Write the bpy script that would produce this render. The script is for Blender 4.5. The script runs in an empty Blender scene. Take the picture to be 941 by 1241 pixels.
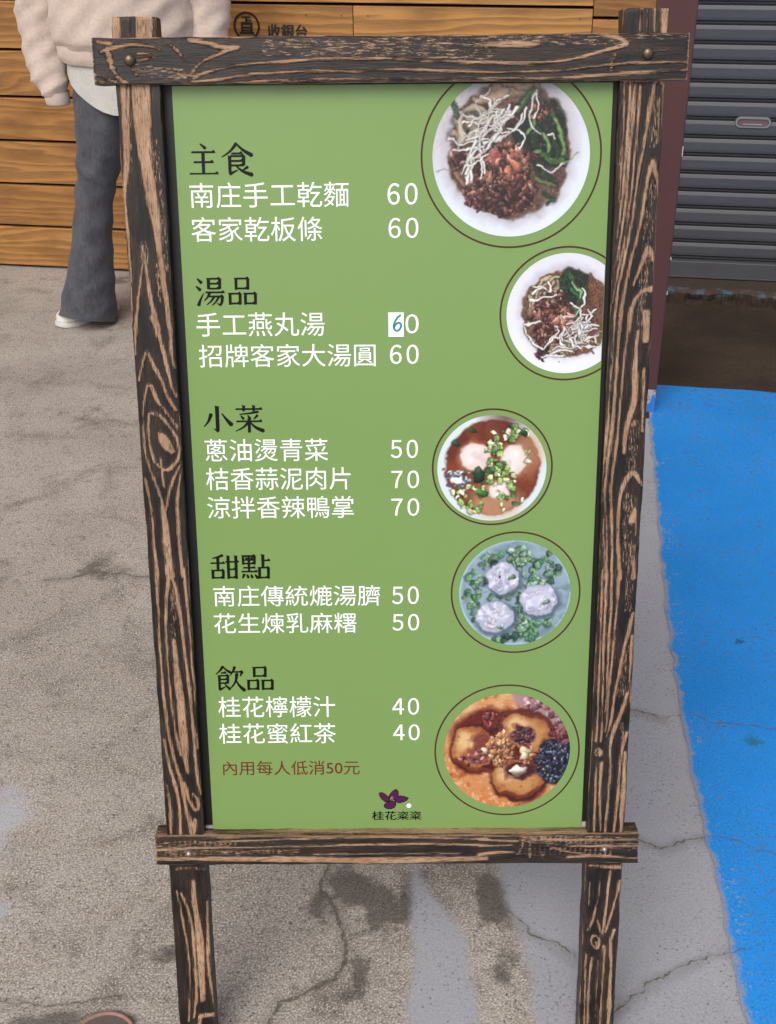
import bpy, bmesh, math, random
import numpy as np
from mathutils import Vector, Matrix

R = math.radians
scene = bpy.context.scene

# ------------------------------------------------------------------ camera
cam_d = bpy.data.cameras.new('camera')
cam_d.sensor_fit = 'VERTICAL'
cam_d.sensor_height = 24.0
cam_d.lens = 24.0 * 1500.0 / 1241.0
cam_d.clip_start = 0.05
cam_d.clip_end = 300.0
cam = bpy.data.objects.new('camera', cam_d)
scene.collection.objects.link(cam)
_p, _r = R(30.0), R(0.57)
_rt = Vector((1, 0, 0)); _fw = Vector((0, math.cos(_p), -math.sin(_p))); _dn = Vector((0, -math.sin(_p), -math.cos(_p)))
_x = _rt * math.cos(_r) + _dn * math.sin(_r)
_y = -(_dn * math.cos(_r) - _rt * math.sin(_r))
_z = -_fw
cam.matrix_world = Matrix(((_x.x, _y.x, _z.x, 0), (_x.y, _y.y, _z.y, 0), (_x.z, _y.z, _z.z, 1.56), (0, 0, 0, 1)))
scene.camera = cam

# ------------------------------------------------------------------ light
SUN_ELEV, SUN_AZ = R(44), R(202)          # azimuth clockwise from +Y: behind the camera, a little left
world = bpy.data.worlds.new('World'); scene.world = world; world.use_nodes = True
wn = world.node_tree; wn.nodes.clear()
sky = wn.nodes.new('ShaderNodeTexSky'); sky.sky_type = 'NISHITA'; sky.sun_disc = False
sky.sun_elevation = SUN_ELEV; sky.sun_rotation = SUN_AZ
sky.air_density = 1.0; sky.dust_density = 4.0; sky.ozone_density = 1.0
hs = wn.nodes.new('ShaderNodeHueSaturation'); hs.inputs['Saturation'].default_value = 0.40
bgn = wn.nodes.new('ShaderNodeBackground'); bgn.inputs['Strength'].default_value = 0.125
wo = wn.nodes.new('ShaderNodeOutputWorld')
wn.links.new(sky.outputs[0], hs.inputs['Color']); wn.links.new(hs.outputs[0], bgn.inputs[0]); wn.links.new(bgn.outputs[0], wo.inputs[0])
sd = bpy.data.lights.new('sun', 'SUN'); sd.energy = 1.5; sd.angle = R(40); sd.color = (1.0, 0.97, 0.92)
so = bpy.data.objects.new('sun', sd); scene.collection.objects.link(so)
_sv = Vector((math.sin(SUN_AZ) * math.cos(SUN_ELEV), math.cos(SUN_AZ) * math.cos(SUN_ELEV), math.sin(SUN_ELEV)))
so.rotation_euler = _sv.to_track_quat('Z', 'Y').to_euler()
scene.view_settings.view_transform = 'Standard'; scene.view_settings.look = 'None'
scene.view_settings.gamma = 1.0; scene.view_settings.exposure = 0.15
scene.view_settings.use_curve_mapping = False

scene.cycles.use_denoising = True
scene.cycles.use_adaptive_sampling = False
scene.render.filter_size = 1.2

# ------------------------------------------------------------------ helpers
rng = np.random.default_rng(7); random.seed(7)

def empty(name, loc=(0, 0, 0), rot=(0, 0, 0), parent=None):
    o = bpy.data.objects.new(name, None); scene.collection.objects.link(o)
    o.location = loc; o.rotation_euler = rot; o.empty_display_size = 0.05
    if parent: o.parent = parent
    return o

def tag(o, label=None, cat=None, group=None, kind=None):
    if label: o['label'] = label
    if cat: o['category'] = cat
    if group: o['group'] = group
    if kind: o['kind'] = kind
    return o

def link(name, me, mat=None, parent=None, smooth=False):
    o = bpy.data.objects.new(name, me); scene.collection.objects.link(o)
    if mat: me.materials.append(mat)
    if parent: o.parent = parent
    if smooth: me.polygons.foreach_set('use_smooth', [True] * len(me.polygons))
    return o

def mesh(name, V, Fc, mat=None, parent=None, smooth=False):
    me = bpy.data.meshes.new(name)
    me.from_pydata([tuple(map(float, v)) for v in V], [], [tuple(map(int, f_)) for f_ in Fc]); me.update()
    return link(name, me, mat, parent, smooth)

class MB:
    """collects shapes into one mesh"""
    def __init__(s): s.bm = bmesh.new()
    def box(s, x0, x1, y0, y1, z0, z1, bev=0.0, mi=0):
        r = bmesh.ops.create_cube(s.bm, size=1.0)
        vs = r['verts']
        for v in vs:
            v.co = Vector((x0 + (v.co.x + .5) * (x1 - x0), y0 + (v.co.y + .5) * (y1 - y0), z0 + (v.co.z + .5) * (z1 - z0)))
        if bev > 0:
            es = list({e for v in vs for e in v.link_edges})
            bmesh.ops.bevel(s.bm, geom=es, offset=bev, segments=2, profile=.6, affect='EDGES')
        return vs
    def loft(s, rings, cap=True):
        """rings: list of lists of points (same count), closed loops"""
        L = [[s.bm.verts.new(p) for p in r] for r in rings]
        n = len(L[0])
        for a, b in zip(L, L[1:]):
            for i in range(n):
                s.bm.faces.new((a[i], a[(i + 1) % n], b[(i + 1) % n], b[i]))
        if cap:
            s.bm.faces.new(L[0][::-1]); s.bm.faces.new(L[-1])
    def tube(s, pts, rad, n=12, cap=True, closed=False):
        P = [Vector(p) for p in pts]
        if not isinstance(rad, (list, tuple)): rad = [rad] * len(P)
        rings = []
        up = Vector((0, 0, 1))
        for i, p in enumerate(P):
            if closed: d = P[(i + 1) % len(P)] - P[i - 1]
            else: d = P[min(i + 1, len(P) - 1)] - P[max(i - 1, 0)]
            d.normalize()
            a = d.cross(up)
            if a.length < 1e-3: a = d.cross(Vector((0, 1, 0)))
            a.normalize(); b = a.cross(d)
            rings.append([p + (a * math.cos(t) + b * math.sin(t)) * rad[i] for t in [2 * math.pi * k / n for k in range(n)]])
        if closed: rings.append(rings[0])
        s.loft(rings, cap and not closed)
    def build(s, name, mat=None, parent=None, smooth=False, angle=None):
        bmesh.ops.remove_doubles(s.bm, verts=s.bm.verts, dist=1e-6)
        bmesh.ops.recalc_face_normals(s.bm, faces=s.bm.faces)
        me = bpy.data.meshes.new(name); s.bm.to_mesh(me); s.bm.free()
        o = link(name, me, mat, parent, smooth or angle is not None)
        if angle is not None:
            me.set_sharp_from_angle(angle=R(angle))
        return o

def ell(cx, cy, z, rx, ry, n=28, fn=None):
    out = []
    for k in range(n):
        t = 2 * math.pi * k / n
        x, y = cx + rx * math.cos(t), cy + ry * math.sin(t)
        p = Vector((x, y, z))
        if fn: p = fn(p, t)
        out.append(p)
    return out

# ---- materials
class NT:
    def __init__(s, name):
        s.m = bpy.data.materials.new(name); s.m.use_nodes = True
        s.t = s.m.node_tree; s.t.nodes.clear()
        s.out = s.t.nodes.new('ShaderNodeOutputMaterial'); s.b = s.t.nodes.new('ShaderNodeBsdfPrincipled')
        s.t.links.new(s.b.outputs[0], s.out.inputs[0])
    def n(s, typ, **kw):
        nd = s.t.nodes.new(typ)
        for k, v in kw.items(): setattr(nd, k, v)
        return nd
    def set(s, sock, v):
        if hasattr(v, 'is_linked') or isinstance(v, bpy.types.NodeSocket): s.t.links.new(v, sock)
        else: sock.default_value = v
    def coord(s, scale=(1, 1, 1), kind='Object'):
        c = s.n('ShaderNodeTexCoord'); m = s.n('ShaderNodeMapping'); m.inputs['Scale'].default_value = scale
        s.t.links.new(c.outputs[kind], m.inputs[0]); return m.outputs[0]
    def noise(s, vec, scale=5, detail=4, rough=.55, dist=0.0, out=0):
        x = s.n('ShaderNodeTexNoise'); s.t.links.new(vec, x.inputs['Vector'])
        x.inputs['Scale'].default_value = scale; x.inputs['Detail'].default_value = detail
        x.inputs['Roughness'].default_value = rough; x.inputs['Distortion'].default_value = dist
        return x.outputs[out]
    def voro(s, vec, scale=5, feature='F1', rand=1.0, out='Distance'):
        x = s.n('ShaderNodeTexVoronoi'); x.feature = feature; s.t.links.new(vec, x.inputs['Vector'])
        x.inputs['Scale'].default_value = scale; x.inputs['Randomness'].default_value = rand
        return x.outputs[out]
    def math(s, op, a, b=0.0, c=0.0, clamp=False):
        x = s.n('ShaderNodeMath', operation=op); x.use_clamp = clamp
        s.set(x.inputs[0], a); s.set(x.inputs[1], b); s.set(x.inputs[2], c); return x.outputs[0]
    def step(s, v, lo, hi, a=0.0, b=1.0):
        x = s.n('ShaderNodeMapRange', interpolation_type='SMOOTHSTEP')
        s.set(x.inputs[0], v)
        for i, q in enumerate((lo, hi, a, b)): x.inputs[i + 1].default_value = q
        return x.outputs[0]
    def mix(s, f, a, b, mode='MIX'):
        x = s.n('ShaderNodeMix', data_type='RGBA', blend_type=mode)
        s.set(x.inputs[0], f)
        for sock, v in ((x.inputs[6], a), (x.inputs[7], b)):
            if isinstance(v, tuple): sock.default_value = (*v[:3], 1)
            else: s.t.links.new(v, sock)
        return x.outputs[2]
    def attr(s, name, out='Fac'):
        x = s.n('ShaderNodeAttribute'); x.attribute_name = name; return x.outputs[out]
    def ramp(s, f, stops):
        x = s.n('ShaderNodeValToRGB'); s.set(x.inputs[0], f)
        e = x.color_ramp.elements
        while len(e) < len(stops): e.new(.5)
        for el, (p, c) in zip(e, stops): el.position = p; el.color = (*c, 1)
        return x.outputs[0]
    def bump(s, h, strength=.3, dist=.002):
        x = s.n('ShaderNodeBump'); x.inputs['Strength'].default_value = strength; x.inputs['Distance'].default_value = dist
        s.t.links.new(h, x.inputs['Height']); s.t.links.new(x.outputs[0], s.b.inputs['Normal'])
    def done(s, col=None, rough=.6, spec=.5, metal=0.0):
        if col is not None:
            if isinstance(col, tuple): s.b.inputs['Base Color'].default_value = (*col, 1)
            else: s.t.links.new(col, s.b.inputs['Base Color'])
        s.set(s.b.inputs['Roughness'], rough); s.set(s.b.inputs['Specular IOR Level'], spec)
        s.b.inputs['Metallic'].default_value = metal
        return s.m

def simple(name, col, rough=.5, spec=.5, metal=0.0, var=.12, scale=60, bump=0.0):
    t = NT(name); v = t.coord()
    nz = t.noise(v, scale, 5, .6)
    c2 = tuple(max(0, c * (1 - var)) for c in col); c3 = tuple(min(1, c * (1 + var)) for c in col)
    if bump: t.bump(nz, bump, .002)
    return t.done(t.mix(nz, c2, c3), rough, spec, metal)

def set_attr(me, name, vals):
    a = me.attributes.new(name, 'FLOAT', 'POINT'); a.data.foreach_set('value', np.asarray(vals, np.float32).ravel())

def poly_sdf(P, lines, unit=1e-4):
    """min over tapered polylines of (distance - half width); flat int lists u,v,hw in 0.1 mm; result in mm"""
    best = np.full(len(P), 50.0)
    for L in lines:
        a = np.array(L, float).reshape(-1, 3)
        a[:, :2] *= unit; a[:, 2] *= .1           # hw ints are 0.1 mm -> mm
        if len(a) > 2:                            # ease the corners of the path
            for _ in range(2):
                q = np.empty((2 * len(a), 3)); q[0::2] = a; q[1:-1:2] = (a[:-1] + a[1:]) / 2; q = q[:-1]
                q[1:-1] = q[1:-1] * .5 + (q[:-2] + q[2:]) * .25; a = q
        for (p, q) in zip(a[:-1], a[1:]):
            d = q[:2] - p[:2]; l2 = max(d @ d, 1e-12)
            t = np.clip(((P - p[:2]) @ d) / l2, 0, 1)
            dist = np.linalg.norm(P - (p[:2] + t[:, None] * d), axis=1) * 1000
            best = np.minimum(best, dist - (p[2] + t * (q[2] - p[2])))
    return best

def line_dist(P, pts):
    best = np.full(len(P), 9.0)
    for p, q in zip(pts, pts[1:]):
        p = np.array(p); q = np.array(q); d = q - p; l2 = max(d @ d, 1e-12)
        t = np.clip(((P - p) @ d) / l2, 0, 1)
        best = np.minimum(best, np.linalg.norm(P - (p + t[:, None] * d), axis=1))
    return best

def vnoise(shape, cells, seed, octaves=4, gain=.55):
    """value noise 0..1 on a grid"""
    r = np.random.default_rng(seed); H, W = shape; out = np.zeros(shape); amp = 1; tot = 0
    cy, cx = cells
    for o in range(octaves):
        g = r.random((int(cy) + 2, int(cx) + 2))
        yy = np.linspace(0, cy, H, endpoint=False); xx = np.linspace(0, cx, W, endpoint=False)
        iy = yy.astype(int); ix = xx.astype(int); fy = yy - iy; fx = xx - ix
        fy = fy * fy * (3 - 2 * fy); fx = fx * fx * (3 - 2 * fx)
        a = g[np.ix_(iy, ix)]; b = g[np.ix_(iy, ix + 1)]; c = g[np.ix_(iy + 1, ix)]; d = g[np.ix_(iy + 1, ix + 1)]
        out += amp * ((a * (1 - fx) + b * fx) * (1 - fy[:, None]) + (c * (1 - fx) + d * fx) * fy[:, None])
        tot += amp; amp *= gain; cy *= 2; cx *= 2
    return out / tot

def S2L(c):
    c = np.asarray(c, float); c = np.clip(c, 0, 1)
    return np.where(c <= .04045, c / 12.92, ((c + .055) / 1.055) ** 2.4)
GRAIN = {"left":[[-3057,13915,62,-3080,13617,62],[-2733,13912,100,-2753,13614,97],[-2889,13842,6,-2917,13633,8],[-2816,13162,109,-2821,12987,107,-2831,12699,98,-2824,12362,70,-2789,11997,69,-2751,11674,62,-2725,11322,38,-2700,10966,31,-2671,10652,29,-2651,10384,24],[-3019,13142,32,-3033,12812,28,-3027,12477,42,-3035,12205,28,-3082,12046,19,-3084,11677,19,-3074,11326,17,-3079,10969,12,-3095,10608,7],[-2958,13120,14,-2993,12723,9,-3003,12319,14],[-2916,11348,5,-2885,11087,19,-2870,10775,29,-2825,10532,34,-2798,10386,32],[-2910,11253,10,-2966,10968,14,-3024,10656,17,-3062,10388,15],[-2650,10383,20,-2647,10073,18,-2633,9919,10],[-2858,10531,35,-2805,10379,30,-2756,10150,25,-2720,9919,23,-2670,9686,20,-2631,9569,15],[-3040,10558,15,-3069,10281,15,-3086,10077,10],[-3066,9768,13,-3014,9974,18,-2952,10140,18,-2914,10063,18,-2872,9921,23,-2791,9791,20,-2755,9635,20,-2707,9504,20,-2648,9412,18],[-3051,9350,13,-3011,9559,15,-2966,9741,18,-2912,9702,18,-2879,9545,20,-2789,9426,18,-2707,9294,16,-2636,9187,16],[-3051,9350,13,-3060,9032,13,-3035,8818,13,-2984,8602,13,-2918,8411,18,-2887,8273,21,-2870,8136,37,-2859,7802,48,-2842,7521,48,-2817,7266,46],[-2973,9362,13,-2857,9361,18,-2773,9268,18,-2691,9135,18,-2632,9028,16,-2616,8867,16,-2676,8734,18,-2786,8640,21,-2876,8668,24,-2959,8790,13,-3000,9032,13,-2986,9244,13,-2973,9362,13],[-2847,9110,31,-2795,8990,78,-2718,8895,36],[-2868,8789,16,-2854,8600,13,-2846,8437,16],[-2624,8720,13,-2712,8572,16,-2774,8409,18,-2817,8218,16,-2838,8135,16],[-2615,8652,13,-2676,8381,16,-2702,8079,18,-2697,7717,21,-2683,7264,21],[-3074,8548,10,-3040,8357,13,-3018,8082,16,-3008,7720,19,-3005,7268,19],[-3011,7376,16,-3014,7023,17,-3029,6484,17,-3027,5933,17,-3018,5403,17,-2986,4990,17,-2933,4668,20,-2861,4408,26,-2849,4112,26,-2806,3847,29,-2762,3579,41],[-2853,7375,44,-2849,7228,28,-2903,7022,22,-2945,6483,14,-2937,6025,14,-2930,5434,14,-2887,4957,17,-2841,4764,20],[-2819,7257,17,-2795,7198,22,-2756,6931,25,-2726,6480,25,-2696,6022,23,-2675,5494,20,-2655,4987,20,-2665,4536,20,-2612,4176,15],[-2660,7373,19,-2651,6959,20,-2636,6479,11,-2617,5929,14,-2616,5430,11,-2613,4858,9],[-2844,6391,20,-2836,6054,37,-2815,5683,63,-2798,5243,57,-2788,4924,58,-2788,4667,35,-2769,4504,17],[-3058,4991,14,-3014,4540,17,-2927,4278,23,-2903,3948,26,-2910,3581,21],[-3051,4312,15,-3035,3949,18,-3043,3582,24],[-2714,4177,18,-2653,4110,23,-2655,3912,24,-2727,3946,18,-2789,4145,18,-2822,4342,18],[-2707,3779,29,-2760,3612,47],[-3005,3039,14,-2801,3050,12,-2611,3034,14],[-2968,2653,14,-2883,2457,19,-2833,2063,22,-2832,1635,27,-2831,1201,27,-2835,909,20,-2901,614,20],[-3014,2681,10,-2977,2290,14,-2925,1922,15,-2901,1492,15,-2926,1056,15,-2966,555,15],[-2789,2844,24,-2804,2567,36,-2752,2203,44,-2739,1777,54,-2750,1346,49,-2761,908,35],[-2603,2509,29,-2614,2060,29,-2649,1633,24,-2634,1199,20,-2580,817,20],[-2787,642,40,-2662,670,35,-2538,654,25],[-2814,613,30,-2836,434,25]],"right":[[3019,13921,55,3027,13641,50],[2895,13922,15,2917,13642,12],[2820,13922,12,2827,13643,10],[2745,13923,12,2751,13643,12],[2595,13144,28,2838,13148,23,3047,13129,37],[2608,13111,12,2620,12758,9,2622,12310,9,2609,11807,7],[2667,13089,12,2672,12647,12,2650,12196,12,2636,11738,12,2596,11388,10],[2725,13088,14,2718,12757,14,2704,12309,14,2690,11853,14,2649,11434,12,2600,11081,12],[2791,13066,14,2782,12646,14,2757,12195,14,2731,11737,14,2691,11316,14,2610,10961,12,2588,10649,10],[2934,13086,23,2902,12800,26,2861,12466,26,2819,12126,16,2785,11852,14,2754,11504,14,2698,11151,17,2650,10889,14,2620,10624,15,2618,10332,15],[2977,12261,33,2925,12125,24,2899,11851,21,2880,11619,19,2811,11315,17,2762,11079,17,2715,10792,17,2689,10551,20,2687,10331,20],[2977,12261,33,3001,12170,33,3049,12033,19,3065,11733,10,3072,11383,10],[3036,11148,19,2978,11337,34,2937,11196,19,2873,11030,19,2821,10863,15],[3029,10813,29,2932,10814,24,2841,10694,22,2799,10549,20,2785,10330,20],[3055,13063,23,3056,12754,12,3064,12306,9],[2973,10499,24,2994,10328,29],[2945,12866,9,2980,12644,7],[3012,12932,9,3013,12464,7],[2612,10527,13,2616,10148,13,2600,9633,13,2593,9187,13,2581,8841,13,2554,8544,10],[2687,10526,15,2672,10147,15,2661,9684,15,2653,9292,16,2636,8974,16,2598,8625,16,2591,8299,16,2630,7995,16,2651,7604,16,2657,7208,16],[2788,10525,15,2763,10146,15,2738,9684,15,2727,9239,16,2712,8840,18,2672,8543,18,2667,8243,16,2703,7884,16,2733,7207,16],[2990,10523,50,2993,10220,41],[2899,10323,15,2886,10068,25,2888,9760,36,2914,9499,41,2858,9316,31,2818,9079,28,2803,8839,23],[2985,9862,18,3009,9394,21,3011,9103,13],[2837,7206,27,2793,7603,24,2772,7883,24,2773,8215,21,2799,8351,26,2844,8514,34,2918,8595,34,2987,8540,29,3031,8431,16],[2974,8102,32,2943,7964,37],[2990,7657,13,2999,7204,22],[2590,7996,11,2636,7208,11],[2987,8267,8,2998,7769,8],[2607,7317,11,2617,6724,11,2625,5965,14,2636,5183,14,2618,4929,14],[2662,7316,14,2667,6873,14,2658,6271,17,2683,5809,14,2687,5341,14,2690,4928,14],[2731,7316,14,2743,6723,17,2734,6270,14,2734,5809,14,2730,5340,12],[2828,7315,25,2816,6961,22,2798,6421,17,2775,5963,14,2755,5434,14,2742,5055,14],[3022,6720,28,2989,6540,22,2943,6328,22,2877,5900,17,2836,5559,14,2808,5213,14,2759,4991,14],[3004,5619,23,2970,5432,23,2881,5180,23,2805,4927,23,2815,4702,20,2848,4475,18,2814,4049,15,2804,3583,18],[3031,5052,23,2980,4893,23,2956,4668,17,2953,4212,18,2922,3582,18],[3015,4764,23,3019,4375,26,3012,3881,26,3011,3581,24],[2610,4768,12,2650,4832,14,2711,4767,14,2656,4687,14,2610,4768,12],[2662,4761,14,2668,4755,14],[2659,4606,14,2636,4477,15,2656,3585,15],[2718,4606,14,2696,4215,15,2739,3584,15],[3028,6419,14,3021,5868,14,3044,5494,11],[2619,3058,20,2874,3035,25,3026,3033,36],[2890,2962,18,2880,2580,18,2848,2133,21,2829,1952,16],[3036,2814,26,2997,2549,23,2933,2252,18,2878,2012,16],[2768,2817,8,2758,2433,10,2644,2045,16],[2629,2789,8,2630,2434,8],[2755,2194,21,2801,2013,16],[2677,1863,16,2711,1984,21,2806,1892,16,2799,1740,21,2721,1741,16,2677,1863,16],[2756,1832,21,2776,1786,21],[2620,1651,13,2623,1220,13,2638,466,13],[2701,1589,13,2676,1219,13,2686,466,13],[2863,1770,18,2879,1371,16,2859,906,13,2864,464,13],[2994,2041,26,2948,1890,21,2977,1524,21,2984,1060,26,2983,462,24],[2794,1526,8,2794,1218,8,2792,591,8]],"top":[[-3225,13481,19,-3088,13525,22,-2917,13546,19,-2759,13552,14,-2628,13521,12,-2557,13491,7],[-3162,13514,22,-3132,13423,34,-3117,13308,29,-3063,13216,20,-2969,13157,15],[-3316,13246,10,-3209,13217,10,-3068,13147,10],[-3309,13183,7,-3213,13159,7],[-2826,13454,7,-2729,13460,7,-2622,13418,7],[-2831,13386,7,-2709,13396,7],[-2906,13364,10,-2876,13260,10,-2831,13214,7],[-2480,13565,14,-2386,13507,17,-2319,13415,15,-2313,13381,7],[-2236,13592,19,-2044,13561,27,-1900,13525,29,-1780,13502,32,-1682,13512,14],[-1805,13490,19,-1929,13435,17,-2077,13390,15,-2178,13322,12,-2231,13243,10],[-2209,13196,12,-2059,13264,12,-1838,13308,12,-1568,13340,12,-1349,13356,12,-1129,13370,15],[-2261,13151,10,-2065,13165,12,-1843,13193,12,-1646,13230,12,-1353,13246,12,-1133,13255,15],[-1871,13135,7,-1478,13159,7,-1136,13175,10],[-2447,13302,7,-2376,13267,7,-2282,13208,10,-2159,13219,7],[-3254,13579,14,-3109,13571,24],[-1219,13355,15,-975,13380,17,-610,13395,19,-294,13378,17,-123,13395,12,241,13364,12,606,13354,12,1069,13333,15],[-1223,13251,15,-856,13264,15,-418,13255,15,-125,13269,15,241,13272,15,607,13250,15,1070,13235,15],[-1226,13157,10,-859,13177,10,-419,13179,10,240,13166,7,1071,13165,7],[-218,13240,6,-228,13189,6],[1023,13515,20,1225,13525,38,1452,13528,38,1616,13517,15],[1025,13337,15,1406,13322,15,1785,13330,13,2037,13364,15,2238,13421,18,2438,13467,23,2638,13512,28,2535,13560,23,2432,13597,18,2280,13615,10],[1027,13230,15,1534,13237,13,1915,13246,13,2167,13274,13,2445,13305,13,2798,13326,15,3280,13328,18],[1028,13170,8,1917,13166,10,2297,13187,10,2601,13215,13,2930,13229,13,3285,13233,15],[2478,13419,10,2432,13312,13,2429,13205,15],[3299,13636,18,3291,13435,15,3281,13173,15],[2843,13439,10,3045,13449,5]],"bottom":[[-2347,3503,10,-1851,3526,10,-1356,3537,10,-1010,3545,10],[-3245,3381,22,-2599,3416,17,-2104,3410,15,-1360,3425,12,-1013,3432,15],[-3242,3239,27,-2608,3246,32,-2111,3235,37,-1614,3235,50,-1018,3222,45],[-3247,3536,17,-3255,3154,17],[-1119,3546,10,-377,3554,10,364,3557,10,1205,3528,10],[-1122,3428,15,-627,3445,17,-131,3450,17,364,3456,15,859,3445,15,1206,3429,12],[-1126,3300,10,-381,3306,10,364,3312,10,860,3306,10],[-1128,3221,42,-382,3207,47,364,3201,47,861,3221,40,1209,3231,30],[1096,3516,12,1616,3488,12],[1097,3415,12,1543,3432,10],[1099,3282,25,1346,3330,20,1570,3319,15],[1676,3572,10,1704,3431,10,1632,3290,10],[1837,3542,10,1766,3430,10,1795,3245,10],[1984,3582,10,1914,3428,10,1956,3244,10],[2036,3511,15,2481,3506,10,2926,3501,7,3247,3512,10],[2013,3427,12,2189,3340,12,2489,3294,12,2689,3244,15],[2292,3240,17,2589,3265,20,2938,3241,20,3237,3215,10],[2336,3409,10,2832,3404,10,3277,3413,10],[3256,3582,15,3260,3158,15],[-3192,3513,6,-3180,3469,4],[-3197,3395,6,-3191,3302,4],[-3118,3512,6,-3114,3452,4],[-3137,3394,6,-3123,3309,4],[-3058,3512,6,-3047,3457,4],[-3051,3393,6,-3057,3296,4],[-2980,3511,6,-2980,3465,4],[-2991,3392,6,-2991,3284,4],[-2918,3510,6,-2912,3477,4],[-2927,3392,6,-2923,3303,4],[-2850,3509,6,-2847,3449,4],[-2855,3391,6,-2856,3297,4],[-2791,3509,6,-2780,3447,4],[-2786,3390,6,-2789,3293,4],[-2716,3508,6,-2712,3475,4],[-2722,3389,6,-2721,3307,4],[-2655,3507,6,-2645,3472,4],[-2661,3388,6,-2654,3307,4],[-2579,3506,6,-2580,3447,4],[-2600,3388,6,-2589,3282,4],[-2511,3505,6,-2512,3458,4],[-2524,3387,6,-2521,3284,4],[-2453,3505,6,-2446,3456,4],[-2462,3386,6,-2454,3293,4],[-2385,3504,6,-2378,3472,4],[-2389,3385,6,-2386,3304,4],[-2313,3503,6,-2311,3475,4],[-2322,3385,6,-2321,3277,4],[-2246,3502,6,-2244,3473,4],[-2250,3384,6,-2253,3290,4],[-2182,3502,6,-2179,3447,4],[-2185,3383,6,-2186,3289,4],[-2124,3501,6,-2112,3441,4],[-2118,3382,6,-2118,3303,4],[-2061,3500,6,-2044,3465,4],[-2060,3382,6,-2053,3273,4],[-1990,3499,6,-1978,3463,4],[-1984,3381,6,-1986,3269,4],[-1917,3499,6,-1912,3438,4],[-1920,3380,6,-1918,3278,4],[-1845,3498,6,-1844,3469,4],[-1857,3379,6,-1850,3300,4],[-1789,3497,6,-1778,3438,4],[-1788,3379,6,-1785,3266,4],[-1725,3496,6,-1711,3448,4],[-1721,3378,6,-1717,3270,4],[-1661,3496,6,-1643,3463,4],[-1660,3377,6,-1649,3296,4],[-1578,3495,6,-1577,3446,4],[-1590,3376,6,-1583,3281,4],[1592,3558,6,1599,3474,4],[1594,3381,6,1602,3297,4],[1665,3558,6,1666,3471,4],[1659,3380,6,1669,3300,4],[1718,3557,6,1733,3463,4],[1737,3379,6,1737,3292,4],[1791,3556,6,1800,3452,4],[1792,3379,6,1804,3294,4],[1847,3556,6,1866,3472,4],[1864,3378,6,1871,3275,4],[1926,3555,6,1933,3466,4],[1931,3377,6,1938,3284,4],[1994,3554,6,2000,3475,4],[1985,3376,6,2005,3274,4],[2060,3553,6,2066,3482,4],[2057,3376,6,2072,3286,4],[2125,3552,6,2134,3459,4],[2126,3375,6,2139,3281,4],[2188,3552,6,2200,3468,4],[2192,3374,6,2206,3282,4],[2262,3551,6,2268,3448,4],[2264,3373,6,2273,3293,4],[2320,3550,6,2334,3453,4],[2336,3373,6,2340,3276,4],[2384,3549,6,2401,3460,4],[2401,3372,6,2408,3270,4],[2454,3549,6,2468,3456,4],[2470,3371,6,2474,3281,4],[2531,3548,6,2535,3449,4],[2527,3370,6,2541,3288,4],[2598,3547,6,2602,3458,4],[2592,3370,6,2609,3269,4],[2658,3546,6,2669,3449,4],[2671,3369,6,2675,3292,4],[2718,3546,6,2735,3451,4],[2738,3368,6,2742,3285,4],[2797,3545,6,2802,3452,4],[2791,3367,6,2810,3272,4],[2864,3544,6,2869,3449,4],[2862,3367,6,2877,3276,4]]}
TEXTS = [
    ('h', '主食', -0.2361, -0.1615, 1.2141, 1.2497),
    ('w', '南庄手工乾麵', -0.2359, -0.0511, 1.1774, 1.2062),
    ('p', '60', -0.0061, 0.0284, 1.1796, 1.2038),
    ('w', '客家乾板條', -0.2362, -0.0827, 1.1389, 1.1672),
    ('p', '60', -0.0052, 0.0293, 1.1415, 1.1646),
    ('h', '湯品', -0.2350, -0.1620, 1.0641, 1.0981),
    ('w', '手工燕丸湯', -0.2362, -0.0826, 1.0273, 1.0559),
    ('p', '0', 0.0142, 0.0295, 1.0295, 1.0522),
    ('w', '招牌客家大湯圓', -0.2350, -0.0219, 0.9900, 1.0180),
    ('p', '60', -0.0046, 0.0295, 0.9926, 1.0159),
    ('h', '小菜', -0.2344, -0.1598, 0.9092, 0.9432),
    ('w', '蔥油燙青菜', -0.2339, -0.0820, 0.8724, 0.9008),
    ('p', '50', -0.0045, 0.0285, 0.8753, 0.8984),
    ('w', '桔香蒜泥肉片', -0.2343, -0.0546, 0.8356, 0.8643),
    ('p', '70', -0.0040, 0.0299, 0.8365, 0.8592),
    ('w', '涼拌香辣鴨掌', -0.2347, -0.0513, 0.7985, 0.8273),
    ('p', '70', -0.0043, 0.0301, 0.8006, 0.8233),
    ('h', '甜點', -0.2347, -0.1590, 0.7170, 0.7509),
    ('w', '南庄傳統熝湯臍', -0.2326, -0.0195, 0.6803, 0.7085),
    ('p', '50', -0.0042, 0.0294, 0.6822, 0.7063),
    ('w', '花生煉乳麻糬', -0.2340, -0.0504, 0.6432, 0.6710),
    ('p', '50', -0.0040, 0.0299, 0.6458, 0.6686),
    ('h', '飲品', -0.2347, -0.1595, 0.5619, 0.5972),
    ('w', '桂花檸檬汁', -0.2342, -0.0802, 0.5236, 0.5537),
    ('p', '40', -0.0050, 0.0297, 0.5262, 0.5501),
    ('w', '桂花蜜紅茶', -0.2351, -0.0801, 0.4852, 0.5147),
    ('p', '40', -0.0042, 0.0305, 0.4889, 0.5121),
    ('n', '內用每人低消50元', -0.2320, -0.0493, 0.4383, 0.4596),
    ('l', '桂花粢粢', -0.0338, 0.0327, 0.3693, 0.3827),
]
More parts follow.
